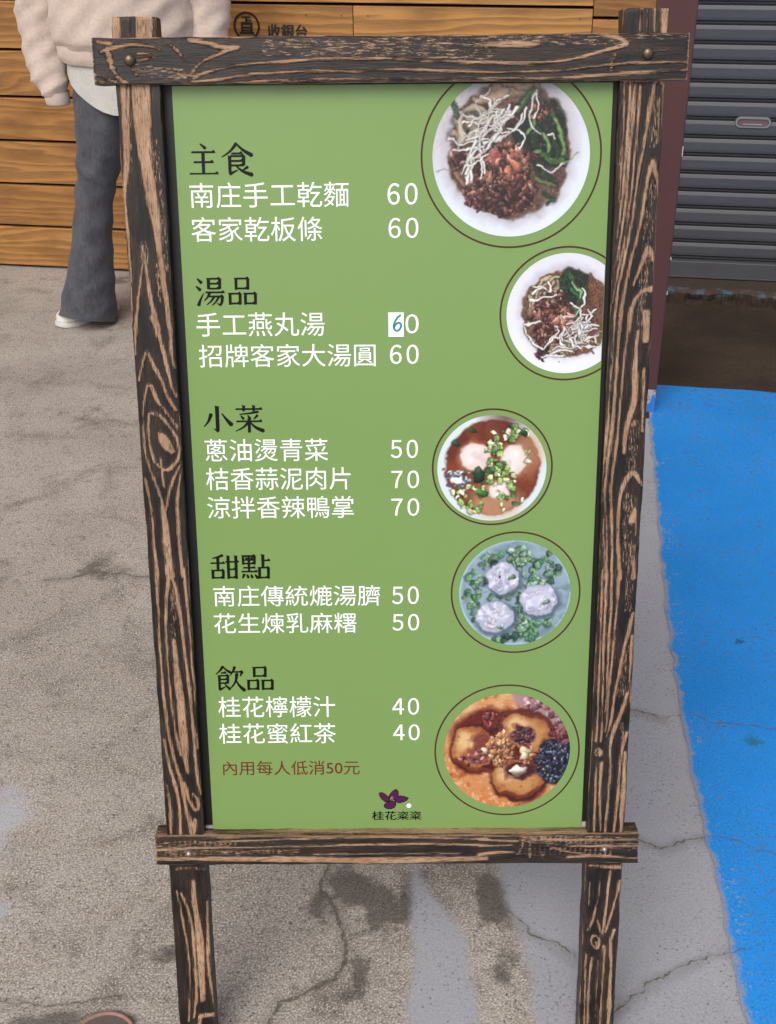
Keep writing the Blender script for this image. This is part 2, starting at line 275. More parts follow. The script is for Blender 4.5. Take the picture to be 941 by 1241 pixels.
SPECK = {"left":[[-2997,13120,46,-3011,12701,47,-3023,12205,38],[-2703,12519,33,-2679,11673,38,-2656,11084,24],[-2914,11371,48,-2887,11063,24],[-2757,11204,34,-2751,10726,19],[-2813,7139,33,-2842,6421,34]],"right":[[2965,12932,51,2955,12465,52],[2989,12033,38,2949,11431,48,2946,11029,48,2915,10427,39],[2929,9184,57,2891,8622,58],[2881,8268,53,2929,7262,59],[2956,7225,44,2949,6781,45],[2959,6267,45,2918,5620,51],[2938,5180,29,2995,4892,35]],"top":[[-1359,13509,78,-486,13512,82,969,13510,97],[242,13437,49,1068,13418,49],[1022,13586,66,2282,13575,60,2635,13560,35],[2634,13595,35,3238,13601,25],[-2838,13289,58,-2334,13229,58]],"bottom":[[-3239,3445,47,-2271,3474,42],[-3246,3332,33,-1332,3343,33],[1761,3516,50,3219,3443,101]]}
# ------------------------------------------------------------------ ground
def expand(a, b, step, far, n):
    core = np.arange(a, b + step / 2, step)
    g = np.geomspace(step * 1.5, far, n)
    return np.concatenate([a - g[::-1], core, b + g])

BLUE_EDGE = [(.48, .5), (.505, .9), (.518, 1.192), (.52, 1.251), (.535, 1.446), (.55, 1.68), (.572, 1.938), (.62, 2.32), (.689, 2.775), (.762, 3.267), (.79, 3.47)]

def build_ground():
    xs = expand(-1.55, 1.25, .008, 60, 22); ys = expand(.9, 4.7, .010, 60, 22)
    X, Y = np.meshgrid(xs, ys); nx, ny = len(xs), len(ys)
    P = np.c_[X.ravel(), Y.ravel()]
    rel = vnoise(X.shape, (60, 40), 5, 3).ravel() - .5
    inside = (P[:, 0] > -1.6) & (P[:, 0] < 1.3) & (P[:, 1] > .8) & (P[:, 1] < 4.8)
    Z = np.where(inside, rel * .0016, 0)
    V = np.c_[P, Z]
    i = np.arange(nx * ny).reshape(ny, nx)
    Fq = np.stack([i[:-1, :-1], i[:-1, 1:], i[1:, 1:], i[1:, :-1]], -1).reshape(-1, 4)
    me = bpy.data.meshes.new('ground'); me.vertices.add(len(V)); me.vertices.foreach_set('co', V.astype(np.float32).ravel())
    me.loops.add(Fq.size); me.loops.foreach_set('vertex_index', Fq.astype(np.int32).ravel())
    me.polygons.add(len(Fq)); me.polygons.foreach_set('loop_start', np.arange(0, Fq.size, 4, dtype=np.int32))
    me.update(calc_edges=True); me.validate()
    x, y = P[:, 0], P[:, 1]
    n1 = vnoise(X.shape, (70, 52), 11, 4).ravel() - .5
    n2 = vnoise(X.shape, (24, 18), 12, 4).ravel() - .5
    bl = np.interp(y, [.2, 1.2, 1.34, 1.5, 2.2, 3.3, 4.6], [.02, .022, .031, .034, .16, .70, 1.3])
    sA = np.interp(y, [.2, 1.2, 1.28, 1.35, 1.42, 1.46, 1.5, 2.4], [.13, .128, .125, .118, .085, .058, .045, .12])
    sB = np.interp(y, [.2, 1.2, 1.28, 1.4, 1.5, 2.4], [.205, .206, .205, .195, .182, .26])
    grey = np.minimum(x - bl, np.maximum(sA - x, x - sB)) + n1 * .022
    cr = np.full(len(P), 9.0)
    for pts in CRACKS: cr = np.minimum(cr, line_dist(P + np.c_[n1, n2] * .012, pts))
    def g(cx, cy, rx, ry): return np.exp(-(((x - cx) / rx) ** 2 + ((y - cy) / ry) ** 2))
    st = np.zeros(len(P))
    for (cx, cy, rx, ry, a) in STAINS: st += a * g(cx, cy, rx, ry)
    st = st * (1 + 2.6 * n1 + 2.0 * n2)
    pale = np.zeros(len(P))
    for (cx, cy, rx, ry, a) in PALES: pale += a * g(cx, cy, rx, ry)
    pale = pale * (1 + 2.2 * n1 + 1.6 * n2)
    set_attr(me, 'grey', grey); set_attr(me, 'crack', cr); set_attr(me, 'stain', st); set_attr(me, 'pale', pale)
    t = NT('weathered_concrete'); v = t.coord()
    big = t.noise(v, 2.3, 5, .6); mid = t.noise(v, 11, 6, .62); fine = t.noise(v, 290, 3, .7); agg = t.voro(v, 300); grit = t.noise(v, 95, 4, .7)
    c = t.mix(t.step(big, .3, .7), (.285, .248, .218), (.42, .372, .330))
    c = t.mix(t.step(mid, .42, .68), c, (.345, .298, .256))
    c = t.mix(t.step(t.noise(v, 5.5, 6, .7, .6), .48, .66, 0, .75), c, (.165, .136, .115))
    c = t.mix(t.step(fine, .52, .64, 0, .85), c, (.66, .60, .54))
    c = t.mix(t.step(fine, .48, .36, 0, .85), c, (.12, .108, .092))
    c = t.mix(t.step(grit, .55, .66, 0, .6), c, (.11, .092, .078))
    c = t.mix(t.step(t.noise(v, 31, 5, .7), .55, .70, 0, .5), c, (.12, .098, .082))
    pits = t.math('MULTIPLY', t.step(t.voro(v, 85), .24, .12), t.step(t.noise(v, 20, 2), .48, .56))
    c = t.mix(t.math('MULTIPLY', pits, .7), c, (.06, .05, .045))
    st_ = t.math('ADD', t.attr('stain'), t.math('ADD', t.math('MULTIPLY', t.math('SUBTRACT', mid, .5), .9), t.math('MULTIPLY', t.math('SUBTRACT', t.noise(v, 38, 5, .7), .5), .9)))
    c = t.mix(t.step(st_, .26, .62, 0, .72), c, (.062, .052, .044))
    wet = t.step(t.math('ADD', t.attr('pale'), t.math('MULTIPLY', t.math('SUBTRACT', fine, .5), .5)), .3, .8, 0, .55)
    c = t.mix(wet, c, (.42, .43, .49))
    gn = t.math('ADD', t.attr('grey'), t.math('MULTIPLY', t.math('SUBTRACT', grit, .5), .02))
    gm = t.step(gn, -.010, .013)
    pin = t.math('MULTIPLY', t.step(t.noise(v, 165, 3, .6), .575, .64), t.step(t.noise(v, 4.5, 4, .6), .40, .64))
    pin2 = t.math('MULTIPLY', t.step(t.voro(v, 95), .24, .12), t.step(t.noise(v, 11, 3), .47, .60))
    gcol = t.mix(t.noise(v, 5, 4), (.335, .335, .362), (.425, .425, .460))
    gcol = t.mix(t.step(t.noise(v, 260, 3, .7), .42, .66), t.mix(.3, gcol, (.18, .175, .19)), gcol)
    gcol = t.mix(t.math('MULTIPLY', t.math('MAXIMUM', pin, pin2), .55), gcol, (.075, .066, .062))
    c = t.mix(gm, c, gcol)
    halo = t.step(t.math('ADD', t.attr('crack'), t.math('MULTIPLY', t.math('SUBTRACT', mid, .5), .05)), .022, .003, 0, .22)
    c = t.mix(halo, c, (.10, .085, .068))
    h = t.math('ADD', t.math('MULTIPLY', fine, .6), t.math('MULTIPLY', grit, .6))
    t.bump(h, .45, .002)
    o = link('ground', me, t.done(c, .88, .3)); tag(o, kind='structure')
    return o

CRACKS = [
 [(-0.107, 1.56), (-0.107, 1.505), (-0.119, 1.458), (-0.09, 1.406), (-0.079, 1.369), (-0.074, 1.312), (-0.089, 1.274), (-0.12, 1.259), (-0.168, 1.237), (-0.184, 1.2), (-.19, 1.1)],
 [(.16, 1.5), (0.168, 1.425), (0.179, 1.407), (0.215, 1.365), (0.286, 1.308)],
 [(.27, 1.14), (0.312, 1.195), (0.334, 1.217), (0.393, 1.268), (0.449, 1.295), (0.491, 1.313), (.56, 1.325)],
 [(.36, 1.6), (0.427, 1.559), (0.458, 1.539), (0.505, 1.558), (0.552, 1.567)],
 [(.42, 1.93), (0.482, 1.909), (0.526, 1.883)],
 [(-.75, 1.26), (-0.589, 1.242), (-0.551, 1.238), (-0.513, 1.231), (-0.464, 1.237), (-0.405, 1.248)],
 [(-.50, 2.37), (-.56, 2.41), (-.68, 2.43), (-.80, 2.40)]]
STAINS = [(-.075, 1.47, .05, .05, .75), (-.03, 1.40, .045, .05, .95), (-.055, 1.29, .02, .07, .9), (-.13, 1.25, .07, .02, .6), (-.11, 1.40, .04, .06, .35),
 (.02, 1.42, .03, .05, .6), (.165, 1.44, .04, .05, .55), (.165, 1.30, .035, .09, .5), (.07, 1.49, .05, .03, .6),
 (-.70, 2.44, .20, .045, .26), (-.78, 2.56, .12, .08, .30), (-.55, 2.37, .10, .05, .16), (-.62, 2.25, .06, .03, .2), (-.33, 1.33, .05, .03, .4), (-.40, 1.36, .03, .05, .35),
 (-.47, 1.21, .10, .02, .45), (-.62, 1.18, .15, .03, .4), (-.9, 3.3, .2, .1, .3), (-.62, 3.0, .12, .04, .35), (-.95, 4.0, .18, .08, .45), (-1.1, 4.45, .5, .06, .5)]
PALES = [(-.70, 1.60, .09, .10, .85), (-.66, 1.42, .06, .025, .8), (-.80, 1.5, .12, .06, .5), (-.69, 1.70, .05, .02, .5), (.08, 1.2, .03, .05, .2), (-.05, 1.2, .06, .06, .3)]

def facade(s, o, z=0.0):
    """facade frame (along, away, up) -> world"""
    wx, wy = .98657, -.16333
    return Vector((-1.49355 + s * wx - o * wy, 4.63263 + s * wy + o * wx, z))
FROT = (0, 0, R(-9.4))
FO = (-1.49355, 4.63263, 0)

def build_blue():
    ys = np.concatenate([np.linspace(-6, .85, 12), np.arange(.9, 3.62, .008)])
    be = np.array(BLUE_EDGE)
    ex = np.interp(ys, be[:, 1], be[:, 0])
    jit = (vnoise((1, len(ys)), (1, 60), 3, 5, .6)[0] - .5) * .016
    ex = ex + jit
    off = np.concatenate([[0, .006, .012, .02, .03, .045, .065, .09, .12, .16, .22, .3, .4, .55, .75, 1, 1.5, 2.5, 4, 7]])
    V = []; Fq = []; ed = []; bk = []
    n = len(off)
    jb = (vnoise((1, 600), (1, 40), 9, 5, .65)[0] - .5) * .03
    for j, yy in enumerate(ys):
        for k, d in enumerate(off):
            xx = ex[j] + d
            back = 3.4526 - .1655 * (xx - .8068) + jb[int((xx * 100) % 600)]
            y2 = min(yy, back)
            V.append((xx, y2, .0035)); ed.append(d); bk.append(max(back - y2, 0))
    for j in range(len(ys) - 1):
        for k in range(n - 1):
            a = j * n + k
            Fq.append((a, a + 1, a + n + 1, a + n))
    o = mesh('blue_paint', V, Fq)
    me = o.data
    set_attr(me, 'edge', ed); set_attr(me, 'back', bk)
    P = np.array(V)[:, :2]
    cr = np.full(len(P), 9.0)
    set_attr(me, 'crack', cr)
    def g(cx, cy, r): return np.exp(-(((P[:, 0] - cx) / r) ** 2 + ((P[:, 1] - cy) / r) ** 2))
    t = NT('blue_floor_paint'); v = t.coord()
    fine = t.noise(v, 240, 3, .7); mid = t.noise(v, 9, 6, .65)
    c = t.mix(t.step(t.noise(v, 2.5, 4), .3, .7), (.014, .215, .62), (.022, .262, .74))
    c = t.mix(t.step(mid, .5, .75, 0, .5), c, (.020, .23, .58))
    c = t.mix(t.step(fine, .47, .32, 0, .6), c, (.010, .12, .38))
    c = t.mix(t.step(fine, .54, .70, 0, .5), c, (.07, .32, .76))
    c = t.mix(t.step(t.noise(v, 1.4, 5, .65), .52, .72, 0, .45), c, (.030, .215, .52))
    c = t.mix(t.step(t.noise(t.coord((9, 2.2, 1)), 2.0, 5, .7), .56, .74, 0, .35), c, (.045, .26, .62))
    def spot(x, y, r0, r1):
        q = t.n('ShaderNodeVectorMath', operation='DISTANCE'); t.t.links.new(v, q.inputs[0]); q.inputs[1].default_value = (x, y, .0035)
        return t.step(t.math('ADD', q.outputs['Value'], t.math('MULTIPLY', t.math('SUBTRACT', t.noise(v, 70, 4, .7), .5), .05)), r1, r0)
    c = t.mix(t.math('MULTIPLY', spot(.690, 1.813, .008, .020), .8), c, (.018, .15, .20))
    c = t.mix(t.math('MULTIPLY', spot(.742, 2.13, .006, .012), .8), c, (.015, .10, .17))
    # worn-through flecks, denser near the painted edge and the back line
    e = t.math('ADD', t.attr('edge'), t.math('MULTIPLY', t.math('SUBTRACT', t.noise(v, 38, 3, .55), .5), .030))
    worn = t.step(e, .012, .000, 0, .85)
    fl = t.math('MULTIPLY', t.step(t.noise(v, 120, 4, .65), .565, .64), t.step(t.noise(v, 5, 4, .6), .42, .64))
    spots = t.math('MULTIPLY', t.step(t.voro(v, 34), .16, .08), t.step(t.noise(v, 9, 2), .46, .54))
    bb = t.math('MULTIPLY', t.step(t.attr('back'), .42, .05), t.step(t.noise(v, 50, 4, .7), .565, .64))
    m = t.math('MAXIMUM', t.math('MAXIMUM', worn, t.math('MULTIPLY', fl, .75)), t.math('MAXIMUM', t.math('MULTIPLY', spots, .8), t.math('MULTIPLY', bb, .8)))
    c = t.mix(m, c, t.mix(t.step(t.attr('edge'), .05, .02), t.mix(fine, (.06, .06, .06), (.17, .17, .18)), t.mix(fine, (.14, .135, .14), (.42, .41, .44))))
    # a green tinged patch and a few hairline cracks
    blot = t.step(t.voro(v, 2.1), .085, .045)
    c = t.mix(t.math('MULTIPLY', blot, .5), c, (.02, .14, .20))
    t.bump(t.math('SUBTRACT', fine, t.math('MULTIPLY', m, .8)), .35, .0015)
    o.data.materials.append(t.done(c, .7, .25)); tag(o, kind='structure')

def build_apron():
    # unpainted brown strip in front of the shutter, lying between the sill and the blue paint
    V = []; Fq = []
    ss = np.linspace(2.30, 7.0, 160); oo = np.linspace(-1.02, .1, 50)
    for a in ss:
        for b in oo:
            p = facade(a, b, .0018 + .0015 * random.random()); V.append(p)
    n = len(oo)
    for i in range(len(ss) - 1):
        for j in range(n - 1):
            a = i * n + j; Fq.append((a, a + n, a + n + 1, a + 1))
    t = NT('brown_stained_concrete'); v = t.coord()
    f1 = t.noise(v, 170, 4, .75); f2 = t.noise(v, 40, 5, .7)
    c = t.mix(t.step(t.noise(v, 3, 4), .35, .65), (.034, .024, .018), (.058, .040, .028))
    c = t.mix(t.step(f1, .56, .72, 0, .6), c, (.125, .080, .050))
    c = t.mix(t.step(f2, .5, .3, 0, .5), c, (.022, .017, .014))
    t.bump(t.math('ADD', f1, f2), .6, .004)
    tag(mesh('shop_apron', V, Fq, t.done(c, .95, .2)), kind='structure')
    # low sill under the shutter with a broken, paint-flecked edge
    rows = []
    ss = np.arange(2.42, 5.4, .006)
    nz = vnoise((1, len(ss)), (1, 42), 21, 5, .7)[0] - .5
    nz2 = vnoise((1, len(ss)), (1, 80), 22, 4, .7)[0] - .5
    V = []; Fq = []; K = 6
    for a, q, q2 in zip(ss, nz, nz2):
        f = -.079 + q * .05
        V += [facade(a, .30, .060), facade(a, f + .03 + q2 * .02, .060), facade(a, f + .012, .057 + q2 * .008), facade(a, f, .048 + q * .01), facade(a, f + .012 + q2 * .03, .020), facade(a, f + .02, -.01)]
    for i in range(len(ss) - 1):
        for j in range(K - 1):
            a = i * K + j; Fq.append((a, a + 1, a + K + 1, a + K))
    o = mesh('shutter_sill', V, Fq)
    set_attr(o.data, 'lip', [0, .5, 1, 1, 0, 0] * len(ss))
    t = NT('chipped_sill'); v = t.coord()
    f1 = t.noise(v, 60, 5, .75); f3 = t.noise(v, 14, 4, .7)
    c = t.mix(f1, (.035, .025, .020), (.085, .06, .045))
    lip = t.step(t.math('ADD', t.attr('lip'), t.math('MULTIPLY', t.math('SUBTRACT', f1, .5), 1.2)), .55, .75)
    edge = t.mix(t.step(f3, .42, .6), (.085, .085, .083), (.055, .095, .13))
    c = t.mix(t.math('MULTIPLY', lip, t.step(t.noise(v, 25, 3), .42, .58)), c, edge)
    t.bump(f1, .6, .004)
    o.data.materials.append(t.done(c, .9, .2)); tag(o, kind='structure')

def build_cracks():
    r = np.random.default_rng(5); V = []; Fc = []
    for L, w0 in CRACK_LINES:
        P = np.array(L, float)
        for lv in range(5):
            q = np.empty((2 * len(P) - 1, 2)); q[0::2] = P; m = (P[:-1] + P[1:]) / 2
            d = np.linalg.norm(P[1:] - P[:-1], axis=1)[:, None]; q[1::2] = m + r.normal(size=m.shape) * d * (.05, .07, .10, .14, .16)[lv]; P = q
        n = len(P); d = np.gradient(P, axis=0); d /= np.linalg.norm(d, axis=1)[:, None] + 1e-9; nr = np.c_[-d[:, 1], d[:, 0]]
        w = w0 * (.08 + 1.5 * vnoise((1, n), (1, max(4, n // 4)), int(abs(P[0, 0]) * 1000) + 3, 3)[0] ** 2.2)
        w[:4] *= np.linspace(.2, 1, 4); w[-4:] *= np.linspace(1, .2, 4)
        b0 = len(V)
        for k in range(n):
            z = .0046 if w0 < 0 else .0044
            V += [(*(P[k] + nr[k] * w[k]), .0042), (*(P[k] - nr[k] * w[k]), .0042)]
        for k in range(n - 1): Fc.append((b0 + 2 * k, b0 + 2 * k + 2, b0 + 2 * k + 3, b0 + 2 * k + 1))
    t = NT('crack_dirt'); v = t.coord()
    c = t.mix(t.noise(v, 120, 4, .7), (.075, .062, .05), (.22, .19, .16))
    tag(mesh('ground_cracks', V, Fc, t.done(c, .95, .1)), kind='structure')
CRACK_LINES = [(CRACKS[0], .0036), (CRACKS[1], .0015), (CRACKS[2], .0014), (CRACKS[3], .0020), (CRACKS[4], .0020), (CRACKS[5], .0014), (CRACKS[6], .0020),
 ([(.552, 1.567), (.589, 1.557), (.651, 1.518), (.70, 1.50)], .0014), ([(.593, 1.9), (.619, 1.869), (.681, 1.861), (.733, 1.848), (.80, 1.85)], .0016), ([(.526, 1.883), (.593, 1.9)], .0010),
 ([(-.9, 2.9), (-.86, 2.93), (-.80, 2.925)], .0012), ([(-.83, 2.68), (-.815, 2.66), (-.80, 2.665)], .0016), ([(-.66, 2.62), (-.58, 2.60), (-.5, 2.60)], .0010), ([(.60, 1.42), (.63, 1.45)], .0010)]

build_ground(); build_blue(); build_apron(); build_cracks()

# ------------------------------------------------------------------ plank wall
def wall_mat():
    t = NT('stained_pine_plank'); g = t.n('ShaderNodeNewGeometry'); rnd = g.outputs['Random Per Island']
    c0 = t.n('ShaderNodeTexCoord')
    ofs = t.n('ShaderNodeCombineXYZ')
    t.set(ofs.inputs[0], t.math('MULTIPLY', rnd, 37.0)); t.set(ofs.inputs[2], t.math('MULTIPLY', rnd, 11.0))
    ad = t.n('ShaderNodeVectorMath', operation='ADD'); t.t.links.new(c0.outputs['Object'], ad.inputs[0]); t.t.links.new(ofs.outputs[0], ad.inputs[1])
    def mp(sc):
        m = t.n('ShaderNodeMapping'); m.inputs['Scale'].default_value = sc; t.t.links.new(ad.outputs[0], m.inputs[0]); return m.outputs[0]
    # knots bend the growth rings around them
    kn = t.voro(mp((1.0, 1, 5.0)), 1.0, rand=.9)
    kb = t.step(kn, .30, .0)
    warp = t.noise(mp((.55, 3, 4.5)), 1.6, 3, .5)
    sep = t.n('ShaderNodeSeparateXYZ'); t.t.links.new(ad.outputs[0], sep.inputs[0])
    ring = t.math('ADD', t.math('MULTIPLY', sep.outputs[2], 34.0), t.math('MULTIPLY', warp, 7.5))
    ring = t.math('ADD', ring, t.math('MULTIPLY', kb, 2.6))
    fr = t.math('FRACT', ring)
    band = t.math('MULTIPLY', t.step(fr, .0, .75), t.step(fr, 1.0, .86))
    fib = t.noise(mp((5, 50, 160)), 3, 4, .65)
    base = t.ramp(rnd, [(0, (0.275, 0.112, 0.024)), (.3, (0.488, 0.232, 0.059)), (.55, (0.329, 0.137, 0.028)), (.8, (0.537, 0.275, 0.078)), (1, (0.403, 0.173, 0.037))])
    dark = t.mix(.75, base, (.095, .036, .009))
    c = t.mix(t.math('MULTIPLY', band, .85), base, dark)
    c = t.mix(t.step(fib, .3, .75, 0, .4), c, t.mix(.5, base, (.62, .40, .17)))
    c = t.mix(t.step(t.noise(mp((2, 1, 4)), 2.2, 5), .45, .70, 0, .5), c, (.15, .062, .016))
    c = t.mix(t.step(kn, .06, .025, 0, .85), c, (.05, .02, .008))
    t.bump(t.math('ADD', band, fib), .18, .001)
    return t.done(c, .48, .45)

def build_wall():
    w = empty('plank_wall', FO, FROT)
    tag(w, 'wall of horizontal honey-brown stained wooden planks behind the menu board', 'wall')
    m = MB()
    zb = [.006, .165, .325, .484, .640, .801, .966]
    while zb[-1] < 2.55: zb.append(zb[-1] + .160)
    def seg(a, b, z0, z1):
        m.box(a + .0012, b - .0012, random.uniform(-.001, .001), .022, z0 + .0050, z1 - .0050, .002)
    joints = {5: [-7.4, -4.6 + .37 * random.random(), -3.2, -.9, 1.412, 2.203], 6: [-7.4, -4.6 + .37 * random.random(), -3.2, .35, 2.203], 4: [-7.4, -4.6 + .37 * random.random(), -3.2, -1.5, .9, 2.203], 3: [-7.4, -4.6 + .37 * random.random(), -3.2, -.4, 2.203], 2: [-7.4, -4.6 + .37 * random.random(), -3.2, -1.2, 1.1, 2.203], 1: [-7.4, -4.6 + .37 * random.random(), -3.2, .7, 2.203], 0: [-7.4, -4.6 + .37 * random.random(), -3.2, -.8, 1.3, 2.203]}
    for k in range(len(zb) - 1):
        js = joints.get(k, [-7.4, -5.1, -3.2 + random.uniform(-1.4, 3.6), 2.203])
        for a, b in zip(js, js[1:]): seg(a, b, zb[k], zb[k + 1])
    # the last bay beside the post has its boards at other heights
    z = .006 + .129
    seg(2.203, 2.475, .006, z)
    while z < 2.5:
        seg(2.203, 2.475, z, z + .160); z += .160
    m.build('planks', wall_mat(), w)
    b = MB(); b.box(-7.4, 2.47, .024, .10, 0, 2.56)
    b.build('backing', simple('dark_gap', (.015, .010, .007), .9, .2), w)
    nails = MB()
    for k in range(len(zb) - 1):
        for s in (-2.4, -1.7, -.95, -.2, .52, .56, 1.25, 1.37, 1.46, 2.16, 2.25):
            nails.tube([(s, -.0026, zb[k] + .03), (s, .001, zb[k] + .03)], .0022, 8); nails.tube([(s + .003, -.0026, zb[k] + .13), (s + .003, .001, zb[k] + .13)], .0022, 8)
    nails.build('nail_heads', simple('nail_steel', (.10, .09, .08), .5, .5, .7), w)
    ink = simple('black_sign_paint', (.008, .008, .009), .55)
    e = MB()      # round badge: ring and a built-up figure inside
    R0, R1, N = .046, .039, 48
    cx, cz, y = 1.045, .893, -.0024
    for k in range(N):
        a, b_ = 2 * math.pi * k / N, 2 * math.pi * (k + 1) / N
        q = [(cx + r * math.cos(t_), y, cz + r * math.sin(t_)) for r, t_ in ((R1, a), (R0, a), (R0, b_), (R1, b_))]
        e.bm.faces.new([e.bm.verts.new(p) for p in q])
    def rect(x0, x1, z0, z1, yy=y - .0001): e.bm.faces.new([e.bm.verts.new((cx + a, yy, cz + b)) for a, b in ((x0, z0), (x1, z0), (x1, z1), (x0, z1))])
    rect(-.026, .026, -.026, -.019); rect(-.020, -.013, -.0189, .012); rect(.013, .020, -.0189, .012); rect(-.0129, .0129, .004, .012)
    rect(-.0129, .0129, -.008, -.002); rect(-.004, .004, .0121, .026); rect(-.016, .016, .0261, .031); rect(-.0129, .0129, -.017, -.0125); rect(.0041, .018, .0165, .0205)
    tag(e.build('wall_badge', ink, w), 'black round emblem painted on the plank')
    o = text_mesh('wall_lettering', '收銀台', 1.118, 1.252, .852, .900, -.0025, ink, w, 0, .0028)
    return w

def text_mesh(name, body, x0, x1, z0, z1, y, mat, parent, offset=0.0, bold=0.0):
    """flat lettering; bold (m) prints it a second time a hair to the side"""
    cu = bpy.data.curves.new('t', 'FONT'); cu.body = body; cu.size = 1.0; cu.resolution_u = 4; cu.offset = offset
    cu.space_character = .56 if body[0] >= '\uff10' else 1.0
    ob = bpy.data.objects.new('t', cu); scene.collection.objects.link(ob)
    bpy.context.view_layer.update()
    dg = bpy.context.evaluated_depsgraph_get()
    me = bpy.data.meshes.new_from_object(ob.evaluated_get(dg)); bpy.data.objects.remove(ob)
    n = len(me.vertices); co = np.empty(n * 3, np.float32); me.vertices.foreach_get('co', co); co = co.reshape(-1, 3)
    mn, mx = co.min(0), co.max(0)
    u = (co[:, 0] - mn[0]) / (mx[0] - mn[0]); v = (co[:, 1] - mn[1]) / (mx[1] - mn[1])
    out = np.c_[x0 + u * (x1 - x0), np.full(n, y), z0 + v * (z1 - z0)].astype(np.float32)
    me.vertices.foreach_set('co', out.ravel()); me.update(); me.name = name
    me.materials.clear()
    if bold:
        bm = bmesh.new(); bm.from_mesh(me)
        r = bmesh.ops.duplicate(bm, geom=bm.verts[:] + bm.edges[:] + bm.faces[:])
        for q in r['geom']:
            if isinstance(q, bmesh.types.BMVert): q.co.x += bold; q.co.z += bold * .4; q.co.y -= .00003
        bm.to_mesh(me); bm.free()
    return link(name, me, mat, parent)

build_wall()

# ------------------------------------------------------------------ roller shutter and steel post
def build_shutter():
    w = empty('roller_shutter', facade(2.44, .0647, .06), FROT)
    tag(w, 'dark grey roller shutter pulled down over the shop opening', 'shutter')
    t = NT('grey_shutter_enamel'); v = t.coord()
    d = t.noise(t.coord((.6, 1, 14)), 3, 5, .6); sp = t.noise(v, 90, 3, .7)
    c = t.mix(d, (.046, .046, .052), (.076, .075, .083))
    c = t.mix(t.step(sp, .62, .75, 0, .3), c, (.16, .155, .15))
    c = t.mix(t.step(t.noise(v, 7, 4, .7), .58, .75, 0, .4), c, (.060, .052, .048))
    enamel = t.done(c, .42, .5)
    prof = []
    pitch = .0605; z = .062
    zz = 0
    prof.append((.0, .062))
    while zz < 38:
        b = .062 + zz * pitch
        prof += [(.0, b + .001), (.011, b + .0018), (.011, b + .0068), (-.001, b + .0075), (-.002, b + .0105), (.011, b + .0120), (.011, b + .0165), (-.003, b + .0175), (-.0042, b + .026), (-.0042, b + .050), (-.001, b + .0595)]
        zz += 1
    V = []; Fq = []
    for (o, q) in prof: V += [(0.0, o, q), (3.0, o, q)]
    for i in range(len(prof) - 1): Fq.append((2 * i, 2 * i + 1, 2 * i + 3, 2 * i + 2))
    mesh('slat_curtain', V, Fq, enamel, w)
    m = MB(); m.box(-.0, 3.0, -.012, .012, .004, .060, .004); m.box(0, 3.0, -.026, -.0125, .004, .010, .001)
    m.build('bottom_bar', enamel, w)
    m = MB(); m.box(-.05, -.003, -.03, .03, -.06, 2.4, .003); m.build('guide_rail', simple('rail_brown', (.06, .028, .024), .5), w)
    m = MB(); m.box(3.003, 3.05, -.03, .03, -.06, 2.4, .003); m.build('guide_rail', bpy.data.materials['rail_brown'], w)
    # recessed hand pull
    hx, hz = .318, .545
    steel = simple('dull_steel', (.33, .29, .29), .42, .5, .6)
    def stad(r, half, n=10): return [(half + r * math.cos(a), r * math.sin(a)) for a in np.linspace(-math.pi / 2, math.pi / 2, n)] + [(-half + r * math.cos(a), r * math.sin(a)) for a in np.linspace(math.pi / 2, 3 * math.pi / 2, n)]
    m = MB()
    outer, mid, inn = stad(.019, .041), stad(.0165, .041), stad(.012, .040)
    m.loft([[(hx + a, -.0045, hz + b) for a, b in outer], [(hx + a, -.0095, hz + b) for a, b in mid], [(hx + a, -.0095, hz + b) for a, b in inn], [(hx + a, -.0050, hz + b) for a, b in inn]], False)
    h = m.build('hand_pull', steel, w, angle=40)
    m = MB(); m.bm.faces.new([m.bm.verts.new((hx + a, -.0052, hz + b)) for a, b in stad(.0118, .040)]); m.build('pull_recess', simple('recess_rust', (.13, .075, .075), .6), h)
    m = MB(); m.box(hx - .034, hx + .030, -.0085, -.0058, hz - .009, hz - .004, .001); m.build('pull_lip', steel, h)

def build_post():
    w = empty('steel_post', facade(2.415, -.928, 0), FROT)
    tag(w, 'dark red-brown square steel post standing between plank wall and shutter', 'post')
    t = NT('red_brown_enamel'); v = t.coord()
    c = t.mix(t.noise(t.coord((8, 8, 1.2)), 3, 5, .6), (.062, .021, .018), (.085, .030, .025))
    chip = t.math('MULTIPLY', t.step(t.noise(v, 55, 4, .75), .66, .72), t.step(t.noise(v, 5, 2), .5, .6))
    c = t.mix(t.math('MULTIPLY', chip, .6), c, (.22, .19, .17))
    m = MB(); m.box(-.05, .05, -.05, .05, .072, 2.75, .004); m.build('shaft', t.done(c, .45, .5), w)
    t = NT('grey_post_foot'); v = t.coord()
    c = t.mix(t.noise(v, 12, 4), (.30, .29, .29), (.40, .39, .40))
    c = t.mix(t.step(t.noise(v, 45, 4, .75), .52, .62, 0, .85), c, (.06, .05, .035))
    m = MB(); m.box(-.052, .049, -.052, .05, -.01, .072, .004); f = m.build('foot', t.done(c, .85, .3), w)
    m = MB()
    # blue overspray tongue on the foot
    pts = [(.0, .004), (.049, .004), (.049, .050), (.040, .060), (.034, .032), (.022, .026), (.012, .012)]
    m.bm.faces.new([m.bm.verts.new((a, -.0535, b)) for a, b in pts])
    m.build('paint_splash', simple('blue_splash', (.02, .17, .55), .6), f)
    # chipped pale flecks on the arris toward the shutter
    pm = simple('bare_primer', (.42, .38, .33), .8)
    for z, l in ((.74, .026), (.46, .008), (.36, .010)):
        m = MB(); m.box(.0485, .0512, -.0512, -.048, z, z + l, .0008); m.build('paint_chip', pm, w)

build_shutter(); build_post()

